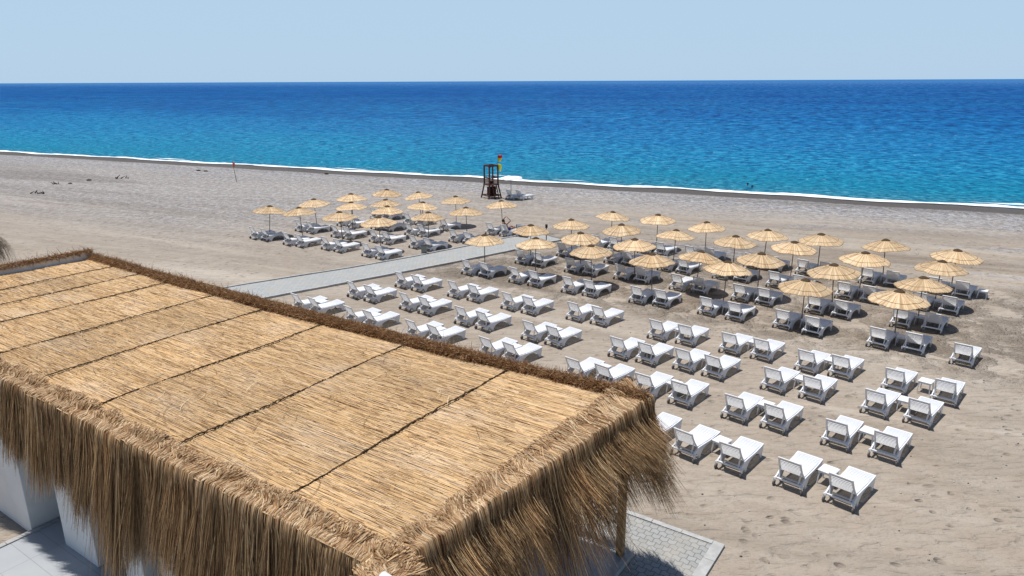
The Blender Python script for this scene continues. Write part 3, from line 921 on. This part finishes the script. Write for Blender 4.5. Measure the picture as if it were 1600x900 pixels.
LOUNGERS_LEFT = [
    [(-17.44,48.92,-16.45,48.29), (-14.51,46.95,-13.5,46.35), (-11.59,45.54,-10.61,44.85), (-8.57,43.63,-7.56,42.86)],
    [(-15.01,51.45,-13.99,50.76), (-11.9,49.41,-10.89,48.73), (-8.89,47.75,-7.92,47.12), (-5.91,45.84,-4.9,45.05)],
    [(-12.4,53.32,-11.38,52.63), (-9.58,52.01,-8.59,51.41), (-6.79,49.95,-5.81,49.36), (-3.45,47.67,-2.46,46.96)],
    [(-10.44,56.29,-9.43,55.63), (-7.46,53.97,-6.46,53.4), (-4.48,51.61,None,None), (-1.04,50.04,-0.03,49.36)],
]
LOUNGERS_RIGHT = [
    [(-2.01,39.16,-1.01,38.56), (0.68,37.42,1.67,36.74), (3.39,35.49,4.4,34.89), (6.59,33.7,7.63,33.14), (9.51,31.84,10.56,31.05), (12.33,29.91,13.25,28.99), (15.34,27.54,16.43,26.94), (17.62,25.69,None,None)],
    [(1.03,41.56,2.0,40.9), (3.82,39.57,4.79,38.84), (6.43,38.01,7.43,37.33), (9.06,35.93,10.05,35.26), (11.69,33.98,12.66,33.29), (14.56,31.99,15.52,31.27), (17.51,30.03,18.58,29.41)],
    [(3.62,43.36,4.61,42.65), (6.36,41.63,7.31,41.04), (9.21,39.85,10.13,39.14), (11.87,38.09,12.88,37.44), (14.26,36.35,15.26,35.64), (16.96,34.3,17.92,33.59), (19.75,32.48,20.74,31.83)],
    [(6.0,45.63,7.02,45.05), (8.79,44.17,9.71,43.46), (11.3,42.38,12.34,41.83), (14.33,40.37,15.42,39.69), (16.76,38.91,17.76,38.28), (19.43,36.97,20.44,36.36), (21.95,35.06,22.9,34.34)],
]
LOUNGERS_SUN = [
    [(None,None,4.54,19.75), (5.47,18.9,6.53,18.13), (7.86,17.25,8.89,16.43)],
    [(-9.69,32.7,-8.71,32.05), (-6.74,30.74,-5.8,30.15), (-3.7,28.77,-2.71,28.12), (-0.5,26.66,0.44,26.03), (2.73,24.44,3.74,23.79), (5.0,23.01,6.09,22.34), (7.59,21.24,8.62,20.54), (10.06,19.47,11.14,18.72)],
    [(-7.51,34.82,-6.54,34.13), (-4.55,32.76,-3.59,32.12), (-1.76,30.62,-0.77,29.88), (1.22,28.59,2.2,27.93), (4.64,26.59,5.64,25.96), (6.91,25.29,7.85,24.6), (9.62,23.42,10.67,22.7), (12.26,21.54,13.29,20.84)],
    [(-5.38,36.63,-4.42,35.94), (-2.42,34.8,-1.4,34.13), (0.32,32.77,1.27,32.1), (3.32,31.16,4.36,30.51), (6.57,28.64,7.61,28.03), (9.13,27.02,10.18,26.32), (11.45,25.08,12.48,24.55), (13.8,23.3,14.96,22.37)],
]
PARASOLS_LEFT = [
    [(-17.07,49.08), (-14.42,48.1), (-11.39,46.83), (-8.42,44.56)],
    [(-14.51,52.09), (-11.48,50.43), (-8.65,48.73), (-5.53,46.04)],
    [(-12.26,54.13), (-9.27,52.1), (-6.56,50.8), (-3.09,48.12)],
    [(-10.03,56.57), (-7.1,55.25), (-4.18,52.77), (-0.65,50.99)],
]
PARASOLS_RIGHT = [
    [(-1.55,39.43), (1.3,38.04), (4.25,36.44), (7.05,34.23), (10.07,32.31), (12.87,29.88), (15.91,27.75)],
    [(1.14,41.89), (3.98,39.7), (6.78,37.81), (9.46,35.12), (12.36,34.3), (15.23,32.17), (18.01,29.82)],
    [(3.76,43.36), (6.63,41.86), (9.44,40.31), (12.35,38.39), (15.11,37.11), (17.51,34.31), (20.34,32.58)],
    [(6.59,46.58), (9.41,45.1), (11.88,42.45), (14.78,40.47), (17.28,38.8), (20.05,36.95), (22.6,35.05)],
]

ORD = ['first', 'second', 'third', 'fourth', 'fifth', 'sixth', 'seventh', 'eighth', 'ninth']
def nth(i): return 'leftmost' if i == 0 else ORD[i]
lounger0, table0 = make_lounger(), make_table()
used = {'l': False, 't': False}
TH = 46.5
EX = Vector((math.sin(R(TH)), -math.cos(R(TH)), 0)); EY = Vector((math.cos(R(TH)), math.sin(R(TH)), 0))
def put(kind, proto, x, y, ang, label, cat, group):
    o = copy_tree(proto) if used[kind] else proto
    used[kind] = True
    o.location = (x, y, 0.0); o.rotation_euler = (0, 0, R(ang - 90))
    tag(o, label, cat, group)
    return o
LFT = ['front', 'second', 'third', 'back']
def lounger_rows(rows, where, base_ang, group, tgroup):
    for ri, row in enumerate(rows):
        for i, (xa, ya, xb, yb) in enumerate(row):
            sunlit = where == 'sun'
            rn = LFT[ri]
            for side, x, y in (('left', xa, ya), ('right', xb, yb)):
                if x is None: continue
                if sunlit:
                    lab = f'white plastic lounger in full sun, {side} one of {nth(i)} pair, {rn} open row'
                    if xa is None: lab = 'white plastic lounger half hidden behind the thatch fringe of the pavilion corner'
                else:
                    pw = 'left of path' if where == 'left' else 'right of path'
                    lab = f'shaded white lounger, {side} of pair under {nth(i)} parasol, {rn} parasol row {pw}'
                    if xb is None and where == 'right': lab = 'single white lounger without parasol at the far right end of the front row'
                    if xb is None and where == 'left': lab = 'single white lounger beside an empty place under a parasol, back row left of path'
                put('l', lounger0, x, y, base_ang + random.uniform(-2.2, 2.2), lab, 'sun lounger', group)
            if xa is not None and xb is not None:
                m = Vector(((xa + xb) / 2, (ya + yb) / 2, 0)) + EY * random.uniform(0.05, 0.25) + EX * random.uniform(-0.03, 0.09)
                if sunlit: lab = f'small white side table between loungers of {nth(i)} pair, {rn} open row'
                else: lab = f'small white side table under {nth(i)} parasol, {rn} parasol row {pw}'
                put('t', table0, m.x, m.y, base_ang + random.uniform(-4, 4), lab, 'side table', tgroup)
lounger_rows(LOUNGERS_LEFT, 'left', 47, 'loungers under the parasols left of the path', 'side tables left of the path')
lounger_rows(LOUNGERS_RIGHT, 'right', 46.5, 'loungers under the parasols right of the path', 'side tables right of the path')
lounger_rows(LOUNGERS_SUN, 'sun', 46.5, 'loungers standing in the open sun', 'side tables in the open sun')
put('t', table0, 23.45, 33.85, 50, 'small white side table at far right end of the back parasol row', 'side table', 'side tables right of the path')

# ------------------------------------------------------------------ straw parasols
straw_m = strand_mat('parasol_straw', 0.65, 0.2, 0.15)
cap_m = plain('dark_straw_cap', (0.10, 0.065, 0.038), 0.95, 0.1, 0.25, 18)
pole_m = plain('weathered_pole', (0.20, 0.18, 0.155), 0.7, 0.3, 0.15, 10)
stitch_m = plain('dark_stitching', (0.17, 0.105, 0.05), 0.9, 0.1, 0.1)
PST = [(0.68, 0.50, 0.30), (0.74, 0.56, 0.36), (0.60, 0.41, 0.22), (0.66, 0.49, 0.31), (0.72, 0.56, 0.36), (0.52, 0.35, 0.19)]
RIM = 1.15
def canopy_z(r, th, ph):
    q = r / RIM
    z = 2.21 - 0.43 * (0.50 * q + 0.50 * q ** 1.9)
    return z + 0.026 * q * q * math.sin(4 * th + ph) + 0.016 * q * q * math.sin(9 * th + 2 * ph) + 0.03 * q * math.sin(th + 3 * ph)
def make_parasol(v):
    t = empty('straw_parasol')
    ph = v * 1.9
    MB().bar((0, 0, -0.1), (0, 0, 2.20), .025, .023, 8).build('pole', pole_m, t)
    n = 150; rr = [0.04, 0.30, 0.58, 0.84, 1.02, 1.13]
    Vs, Fs, Ts = [], [], []
    tones = pick(PST, n, 0.10) * (0.90 + 0.035 * v)
    for k in range(n):
        t0 = 2 * math.pi * k / n; t1 = 2 * math.pi * (k + 1.12) / n
        dz = random.uniform(0, 0.014); ro = random.uniform(-0.02, 0.025)
        b0 = len(Vs)
        for j, r in enumerate(rr):
            r2 = r + (ro if j == len(rr) - 1 else 0)
            for tt in (t0, t1):
                Vs.append((r2 * math.cos(tt), r2 * math.sin(tt), canopy_z(r2, tt, ph) + dz))
                Ts.append(tones[k] * (1 - 0.12 * (j == len(rr) - 1)))
        for j in range(len(rr) - 1):
            a = b0 + 2 * j
            Fs.append((a, a + 1, a + 3, a + 2))
    np_mesh('canopy', Vs, Fs, straw_m, t, np.array(Ts))
    mb = MB()                                    # rim and stitched ring
    def ring(r, w, dz):
        N = 60
        rows = []
        for k in range(N + 1):
            tt = 2 * math.pi * k / N; q = r + 0.008 * math.sin(7 * tt + ph)
            z = canopy_z(q, tt, ph) + dz + random.uniform(-.004, .004)
            rows.append([(( q - w) * math.cos(tt), (q - w) * math.sin(tt), z - w * .2), (q * math.cos(tt), q * math.sin(tt), z + w * .7),
                         ((q + w) * math.cos(tt), (q + w) * math.sin(tt), z - w * .6)])
        mb.sheet(rows)
    ring(RIM - 0.01, 0.013, 0.0)
    ring(0.88, 0.007, 0.018)
    for k in range(22):                          # dark stalks showing through
        tt = 2 * math.pi * (k + random.uniform(-.3, .3)) / 22; r0 = random.uniform(.18, .5); r1 = random.uniform(.55, .85)
        a = Vector((r0 * math.cos(tt), r0 * math.sin(tt), canopy_z(r0, tt, ph) + .017)); c = Vector((r1 * math.cos(tt), r1 * math.sin(tt), canopy_z(r1, tt, ph) + .017))
        mb.bar(a, c, .004, .003, 4)
    mb.build('stitching', stitch_m, t)
    mb = MB()                                    # hub, ribs under the canopy
    for k in range(8):
        tt = 2 * math.pi * k / 8 + .2
        mb.bar((.03 * math.cos(tt), .03 * math.sin(tt), 2.14), (1.08 * math.cos(tt), 1.08 * math.sin(tt), canopy_z(1.08, tt, ph) - .02), .011, .009, 5)
    mb.build('ribs', pole_m, t)
    mb = MB(); rows = []                         # worn dark cap
    for k in range(21):
        tt = 2 * math.pi * k / 20
        rows.append([(r * (1 + .07 * math.sin(3 * tt + ph)) * math.cos(tt), r * (1 + .07 * math.sin(3 * tt + ph)) * math.sin(tt), z + .006 * math.sin(5 * tt)) for r, z in ((0.0, 2.275), (.07, 2.262), (.15, 2.225), (.205, 2.19), (.215, 2.172))])
    mb.sheet(rows).build('cap', cap_m, t)
    return t
protos = [make_parasol(v) for v in range(6)]
pused = set()
pcount = 0
for rows, where in ((PARASOLS_LEFT, 'left'), (PARASOLS_RIGHT, 'right')):
    for ri, row in enumerate(rows):
        for i, (x, y) in enumerate(row):
            v = pcount if pcount < 6 else random.randrange(6)
            pcount += 1
            o = protos[v] if v not in pused else copy_tree(protos[v])
            pused.add(v)
            o.location = (x, y, random.uniform(-.04, .04))
            o.rotation_euler = (R(random.gauss(0, 2.2)), R(random.gauss(0, 2.2)), random.uniform(0, 6.28))
            sc = random.uniform(.97, 1.04); o.scale = (sc, sc, random.uniform(.97, 1.03))
            pos = 'leftmost' if i == 0 else ('rightmost' if i == len(row) - 1 else ORD[i] + ' from left')
            tag(o, f'straw parasol on a thin grey pole, {pos}, {LFT[ri]} row {where} of the path', 'parasol', f'straw parasols {where} of the path')

# ------------------------------------------------------------------ lifeguard tower
lg_wood = plain('red_brown_timber', (0.10, 0.032, 0.018), 0.6, 0.3, 0.25, 6, 0.2)
lg_panel = plain('dark_panel', (0.035, 0.014, 0.010), 0.7, 0.2, 0.15, 5)
tw = empty('lifeguard_tower', (-1.9, 66.2, 0), R(33))
tag(tw, 'red-brown wooden lifeguard tower standing near the water', 'lifeguard tower')
hw, hb, H1, H2 = 0.46, 0.68, 1.30, 3.0
cs = [(-1, -1), (1, -1), (1, 1), (-1, 1)]
for sx, sy in cs:
    MB().beam((sx * hb, sy * hb, 0), (sx * hw, sy * hw, H1), .11, .11).beam((sx * hw, sy * hw, H1), (sx * hw, sy * hw, H2), .11, .11).build('post', lg_wood, tw)
mb = MB()
for i in range(4):
    a, c = cs[i], cs[(i + 1) % 4]
    mb.beam((a[0] * hw, a[1] * hw, H2), (c[0] * hw, c[1] * hw, H2), .09, .13)
    d = Vector((c[0] - a[0], c[1] - a[1], 0)).normalized()
    for p, s in ((a, 1), (c, -1)):
        for k in range(4):                       # curved braces
            t0, t1 = R(90 * k / 4), R(90 * (k + 1) / 4)
            q0 = Vector((p[0] * hw, p[1] * hw, H2)) + d * s * .30 * (1 - math.cos(t0)) + Vector((0, 0, -.30 * (1 - math.sin(t0))))
            q1 = Vector((p[0] * hw, p[1] * hw, H2)) + d * s * .30 * (1 - math.cos(t1)) + Vector((0, 0, -.30 * (1 - math.sin(t1))))
            mb.beam(q0, q1, .06, .07)
mb.build('top_frame', lg_wood, tw)
mb = MB()
for z in (1.92,):
    for i in (0, 1, 3):
        a, c = cs[i], cs[(i + 1) % 4]
        mb.beam((a[0] * hw, a[1] * hw, z), (c[0] * hw, c[1] * hw, z), .06, .10)
mb.build('rail', lg_wood, tw)
MB().box((0, 0, H1 - .03), (1.10, 1.10, .10)).build('platform', lg_wood, tw)
mb = MB(); mb.box((.1, .15, 1.55), (.6, .40, .06)).box((.1, .15, 1.42), (.5, .06, .2)).build('seat', lg_wood, tw)
MB().box((.10, .1, .62), (.62, .62, .80)).build('storage_panel', lg_panel, tw)
mb = MB()
for i in range(4):
    a, c = cs[i], cs[(i + 1) % 4]; q = hb - .045
    mb.beam((a[0] * q, a[1] * q, .28), (c[0] * q, c[1] * q, .28), .08, .09)
mb.build('base_rail', lg_wood, tw)
mb = MB()
for s in (-.2, .22): mb.beam((s, -1.05, 0), (s, -.52, H1), .06, .09)
for k in range(5):
    t = (k + .6) / 5.2; mb.beam((-.2, -1.05 + .53 * t, H1 * t), (.22, -1.05 + .53 * t, H1 * t), .05, .05)
mb.build('ladder', lg_wood, tw)
MB().bar((.50, -.40, 1.4), (.52, -.40, 4.15), .028, .02, 6).build('flagpole', lg_wood, tw)

red_f = plain('red_cloth', (0.55, 0.035, 0.02), 0.8, 0.1, 0.05)
yel_f = plain('yellow_cloth', (0.80, 0.62, 0.03), 0.8, 0.1, 0.05)
yel2_f = plain('lime_yellow_cloth', (0.72, 0.74, 0.08), 0.8, 0.1, 0.05)
def flag(name, x, y, z0, z1, w, mats, par, droop=.1, wav=.05):
    n, m = 9, 7
    vs = []
    me = bpy.data.meshes.new(name)
    for j in range(m):
        for i in range(n):
            u = i / (n - 1); v = j / (m - 1)
            vs.append((x + u * w * (1 - .25 * v), y + wav * math.sin(u * 6 + v * 2.0) , z1 + (z0 - z1) * v - droop * u * u - .03 * math.sin(5 * u)))
    fs = [(j * n + i, j * n + i + 1, (j + 1) * n + i + 1, (j + 1) * n + i) for j in range(m - 1) for i in range(n - 1)]
    me.from_pydata(vs, [], fs)
    for q in mats: me.materials.append(q)
    for k, p in enumerate(me.polygons):
        p.material_index = (0 if k // (n - 1) < (m - 1) // 2 else 1) if len(mats) > 1 else 0
        p.use_smooth = True
    o = bpy.data.objects.new(name, me); COL.objects.link(o); o.parent = par
    s_ = o.modifiers.new('thick', 'SOLIDIFY'); s_.thickness = .008
    return o
f1 = flag('flag', .52, -.4, 3.42, 3.98, .48, [red_f, yel_f], tw); f1['label'] = 'red and yellow flag'
f2 = flag('flag', .50, -.44, 2.62, 3.22, .42, [yel2_f], tw, .28); f2['label'] = 'plain yellow flag'

# small marker flag on the left
ft = empty('marker_flag', (-30.3, 78.1, 0)); tag(ft, 'thin dark pole with a small orange-red flag near the waterline', 'flag')
MB().bar((.12, 0, 0), (-.12, 0, 2.35), .035, .022, 6).build('pole', pole_m, ft)
flag('flag', -.11, 0, 1.70, 2.2, .26, [plain('orange_cloth', (0.75, 0.14, 0.06), 0.8, 0.1, 0.05)], ft, .12)

# white parasol and loungers by the tower
canvas_m = plain('white_canvas', (0.80, 0.80, 0.80), 0.8, 0.1, 0.04)
wp = empty('beach_umbrella', (-0.05, 65.6, 0)); tag(wp, 'white cloth beach umbrella with wavy edge beside the lifeguard tower', 'umbrella')
MB().bar((0, 0, 0), (0, 0, 2.0), .025, .022, 8).build('pole', pole_m, wp)
rows = []
for j in range(33):
    tt = 2 * math.pi * j / 32; wv = .06 * math.sin(8 * tt / 2)
    rows.append([(r * math.cos(tt), r * math.sin(tt), z + wv * r) for r, z in ((0, 2.10), (.33, 2.07), (.70, 2.02), (1.02, 1.93), (1.04, 1.88))])
MB().sheet(rows).build('canopy', canvas_m, wp, smooth=True)
for i, (x, y, side) in enumerate([(0.35, 65.6, 'left'), (1.25, 65.2, 'right')]):
    put('l', lounger0, x, y, 38, f'white lounger beside the lifeguard tower, {side} one under the white cloth umbrella', 'sun lounger', 'loungers by the lifeguard tower')

# bin by the walkway, small post
bn = empty('litter_bin', (-5.55, 43.7, 0), R(10)); tag(bn, 'small grey rectangular litter bin at the edge of the paved path', 'bin')
bin_m = plain('grey_metal', (0.24, 0.25, 0.22), 0.5, 0.4, 0.1)
MB().box((0, 0, .33), (.34, .26, .50), bevel=.015).build('body', bin_m, bn)
MB().box((0, 0, .60), (.37, .29, .05), bevel=.01).build('lid', plain('dark_lid', (0.06, 0.06, 0.06), 0.6, 0.3), bn)
MB().bar((-.15, 0, 0), (-.15, 0, .3), .02, n=6).bar((.15, 0, 0), (.15, 0, .3), .02, n=6).build('leg', bin_m, bn)
sp = empty('foot_shower', (2.35, 47.3, 0)); tag(sp, 'short dark post with a small black box on top by the end of the path', 'post')
MB().bar((0, 0, 0), (0, 0, .95), .035, n=8).build('post', pole_m, sp)
MB().box((0, 0, 1.06), (.16, .14, .24), bevel=.02).build('box', plain('black_box', (0.02, 0.02, 0.022), 0.5, 0.4), sp)

# ------------------------------------------------------------------ people
skin_m = plain('skin', (0.28, 0.14, 0.08), 0.55, 0.35, 0.05)
hair_m = plain('dark_hair', (0.012, 0.009, 0.008), 0.6, 0.3, 0.05)
blue_m = plain('blue_cloth', (0.02, 0.045, 0.22), 0.8, 0.1, 0.1)
trunks_m = plain('dark_swimwear', (0.02, 0.02, 0.03), 0.8, 0.1, 0.1)
def skin_body(name, verts, edges, radii, parent):
    me = bpy.data.meshes.new(name)
    me.from_pydata(verts, edges, [])
    me.materials.append(skin_m)
    o = bpy.data.objects.new(name, me); COL.objects.link(o); o.parent = parent
    o.modifiers.new('skin', 'SKIN')
    if not me.skin_vertices: me.attributes.new('skin_vertex', 'FLOAT', 'POINT')
    for i, r in enumerate(radii):
        me.skin_vertices[0].data[i].radius = (r, r * .92) if not isinstance(r, tuple) else r
        me.skin_vertices[0].data[i].use_root = (i == 0)
    sb = o.modifiers.new('smooth', 'SUBSURF'); sb.levels = 1; sb.render_levels = 2
    return o
def body(name, loc, rz, J, parent_tag):
    """J: joint positions. One continuous skinned figure."""
    t = empty('person', loc, rz)
    tag(t, *parent_tag)
    V, E, Rr = [], [], []
    idx = {}
    def add(k, p, r, link=None):
        idx[k] = len(V); V.append(p); Rr.append(r)
        if link: E.append((idx[link], idx[k]))
    add('pelvis', J['pelvis'], (.15, .11))
    add('waist', J['waist'], (.125, .095), 'pelvis'); add('chest', J['chest'], (.155, .11), 'waist')
    add('neck', J['neck'], .055, 'chest'); add('jaw', J['jaw'], (.068, .075), 'neck'); add('head', J['head'], (.085, .10), 'jaw'); add('crown', J['crown'], (.065, .08), 'head')
    for s in ('l', 'r'):
        add('sh' + s, J['sh' + s], .06, 'chest'); add('el' + s, J['el' + s], .042, 'sh' + s); add('wr' + s, J['wr' + s], .028, 'el' + s)
        w = Vector(J['wr' + s]); d = (w - Vector(J['el' + s])).normalized()
        pl_ = w + d * .07; add('pa' + s, tuple(pl_), .030, 'wr' + s)
        side = d.cross(Vector((0, 0, 1)))
        side = side.normalized() if side.length > .1 else Vector((1, 0, 0))
        for f_ in range(4):
            q = pl_ + side * (f_ - 1.5) * .022 + d * (.035 + .012 * (1 - abs(f_ - 1.4)))
            add(f'f{s}{f_}', tuple(q), .009, 'pa' + s)
            add(f'g{s}{f_}', tuple(q + d * .03 + Vector((0, 0, -.015))), .007, f'f{s}{f_}')
        q = w + d * .03 + side * .045; add('th' + s, tuple(q), .011, 'wr' + s); add('ti' + s, tuple(q + d * .03), .009, 'th' + s)
        if 'hi' + s in J:
            add('hi' + s, J['hi' + s], .095, 'pelvis'); add('kn' + s, J['kn' + s], .062, 'hi' + s); add('an' + s, J['an' + s], .040, 'kn' + s); add('to' + s, J['to' + s], .03, 'an' + s)
    o = skin_body('body', V, E, Rr, t)
    h = Vector(J['head']); c = Vector(J['crown']); up = (c - h).normalized()
    MB().ball(tuple(h + up * .045 + Vector(J.get('hair_off', (0, .02, 0)))), .112, (1, 1.05, .95), 2).build('hair', hair_m, t, smooth=True)
    return t
# man lying on his back on a lounger, arms raised to his face (lounger frame: y towards the feet)
lx, ly = -0.05, 49.41
J = dict(pelvis=(0, -.34, .50), waist=(0, -.47, .62), chest=(0, -.60, .82), neck=(0, -.69, .99), jaw=(0, -.71, 1.05), head=(0, -.74, 1.12), crown=(0, -.78, 1.21),
         shl=(-.19, -.62, .90), ell=(-.36, -.42, 1.14), wrl=(-.13, -.46, 1.32), shr=(.19, -.62, .90), elr=(.36, -.42, 1.14), wrr=(.13, -.46, 1.32),
         hil=(-.10, -.24, .48), knl=(-.13, .14, .62), anl=(-.12, .48, .46), tol=(-.12, .55, .56), hir=(.10, -.24, .48), knr=(.13, .16, .54), anr=(.12, .52, .45), tor=(.12, .58, .56), hair_off=(0, -.04, 0))
m1 = body('person', (lx, ly, 0), R(47 - 90), J, ('person lying on a shaded lounger with both arms raised to the face', 'person'))
MB().box((0, -.30, .50), (.36, .26, .22), bevel=.05).build('shorts', blue_m, m1)
# towel-covered lounger to his right
o3 = put('l', lounger0, 1.05, 49.2, 60, 'lounger draped with a blue towel, right of the lying person', 'sun lounger', 'loungers under the parasols left of the path')
tw3 = empty('beach_towel', (1.05, 49.2, 0), R(60 - 90)); tag(tw3, 'blue towel spread over a lounger right of the lying person', 'towel')
rows = []
for k in range(13):
    u = k / 12
    if u < .4: y, z = .30 - .75 * u / .4, .405
    else:
        q = (u - .4) / .6; y, z = -.46 - .42 * q, .41 + .52 * q
    rows.append([(x, y, z + .006 * math.sin(9 * u + 5 * x) - (.12 if abs(x) > .34 else 0)) for x in (-.36, -.335, -.15, 0, .15, .335, .36)])
tl = MB().sheet(rows).build('cloth', blue_m, tw3, smooth=True)
q = tl.modifiers.new('thick', 'SOLIDIFY'); q.thickness = .012
# two bathers, water up to the shoulders
for (x, y, rz, who) in ((25.4, 76.4, 20, 'left'), (25.3, 74.6, -30, 'right')):
    J = dict(pelvis=(0, 0, -.65), waist=(0, 0, -.40), chest=(0, .01, -.12), neck=(0, .0, .10), jaw=(0, -.02, .17), head=(0, -.01, .25), crown=(0, 0, .34),
             shl=(-.19, 0, .0), ell=(-.42, -.12, -.02), wrl=(-.60, -.28, .02), shr=(.19, 0, .0), elr=(.40, -.15, -.04), wrr=(.50, -.38, .0), 
             hil=(-.1, 0, -.75), knl=(-.13, -.1, -1.1), anl=(-.13, .1, -1.45), tol=(-.13, -.05, -1.5), hir=(.1, 0, -.75), knr=(.13, -.1, -1.1), anr=(.13, .1, -1.45), tor=(.13, -.05, -1.5))
    body('person', (x, y, SEA_Z - .10), R(rz), J, (f'dark-haired bather shoulder-deep near the shore, {who} one of two', 'person'))

# ------------------------------------------------------------------ driftwood and stones on the open beach
drift_m = plain('driftwood', (0.06, 0.05, 0.042), 0.9, 0.1, 0.2, 6)
k = 0
for (x, y, s, kind, lab) in [(-46.9, 69.9, .75, 'w', 'tangled dark driftwood heap, largest and nearest on the left of the beach'),
                       (-49.0, 76.7, .55, 'w', 'dark clump of driftwood at the left end of the far-off line of debris'),
                       (-47.9, 77.2, .35, 's', 'small dark stone right beside the driftwood clump on the left beach'),
                       (-47.3, 79.7, .45, 's', 'dark flat stone lying between two driftwood pieces on the left beach'),
                       (-44.5, 81.3, .85, 'w', 'long low piece of driftwood on the sloping sand at left'),
                       (-38.7, 88.3, .45, 's', 'left one of two dark stones near the waterline at left'),
                       (-37.5, 87.6, .45, 's', 'right one of two dark stones near the waterline at left'),
                       (-21.9, 84.5, .45, 's', 'lone dark stone near the wet shingle right of the orange marker flag')]:
    mb = MB()
    if kind == 'w':
        for q in range(7):
            a = Vector((random.uniform(-s, s), random.uniform(-.3, .3) * s, .05)); c = a + Vector((random.uniform(-.7, .7), random.uniform(-.3, .3), random.uniform(.0, .45))) * s
            mb.bar(a, c, .05 * (s + .5), .02, 6)
        o = mb.build('driftwood', drift_m)
        tag(o, lab, 'driftwood', 'debris on the left beach')
    else:
        mb.ball((0, 0, .1 * s), s * .5, (1.2, .8, .5), 2)
        for v in mb.bm.verts: v.co *= random.uniform(.85, 1.12)
        o = mb.build('stone', drift_m)
        tag(o, lab, 'stone', 'stones on the left beach')
    o.location = (x, y, 0)

# ------------------------------------------------------------------ thatched parasol just at the left edge
tk = empty('thatched_parasol', (-25.35, 33.0, 0.45)); tag(tk, 'shaggy palm-thatched shelter top with drooping stalks cut off at the left edge', 'parasol')
MB().bar((0, 0, -.5), (0, 0, 3.3), .07, .06, 8).build('pole', wood_m, tk)
n = 1300
th = rng.uniform(0, 2 * math.pi, n); lv = rng.random(n)
r0 = 0.05 + 0.75 * lv; L = rng.uniform(.6, 1.75, n)
K = 6; u = np.linspace(0, 1, K)
rad = r0[:, None] + L[:, None] * u * (0.75 - 0.32 * u)
z = 3.45 - 0.55 * r0[:, None] - L[:, None] * (0.35 * u + 0.55 * u ** 2)
tj = th[:, None] + 0.22 * rng.standard_normal((n, 1)) * u
P = np.stack([rad * np.cos(tj), rad * np.sin(tj), z + 0 * rad], -1)
side = np.stack([-np.sin(th), np.cos(th), 0 * th], 1)
V, F, T = ribbons(P, np.outer(rng.uniform(.006, .014, n), [1, 1, .9, .8, .6, .3]), side, pick([(0.28, 0.22, 0.15), (0.38, 0.31, 0.22), (0.18, 0.135, 0.09)], n), pick([(0.26, 0.21, 0.15), (0.16, 0.12, 0.08)], n))
np_mesh('thatch', V, F, thatch_m, tk, T)

# scattered pebbles and shell bits on the sand nearest the camera
n = 900
Vs, Fs, Ts = [], [], []
for k in range(n):
    e = random.uniform(0, 1)
    x = random.uniform(3.5, 30); y = random.uniform(11, 46)
    if x > y * 0.78 + 3: continue
    r = random.uniform(.012, .04); b0 = len(Vs); c = random.choice([(.5, .48, .45), (.12, .11, .10), (.3, .27, .24), (.65, .62, .58), (.16, .10, .06)])
    for dx, dy, dz in ((1, 0, 0), (0, .7, 0), (-1, .1, 0), (-.1, -.8, 0), (0, 0, .6), (0, 0, -.5)):
        Vs.append((x + dx * r, y + dy * r, .01 + dz * r)); Ts.append(c)
    for a, b_ in ((0, 1), (1, 2), (2, 3), (3, 0)):
        Fs.append((b0 + a, b0 + b_, b0 + 4)); Fs.append((b0 + b_, b0 + a, b0 + 5))
pb = np_mesh('pebbles', Vs, Fs, straw_m, None, np.array(Ts))
pb['kind'] = 'stuff'; pb['label'] = 'small pebbles and bits of debris scattered over the sand'
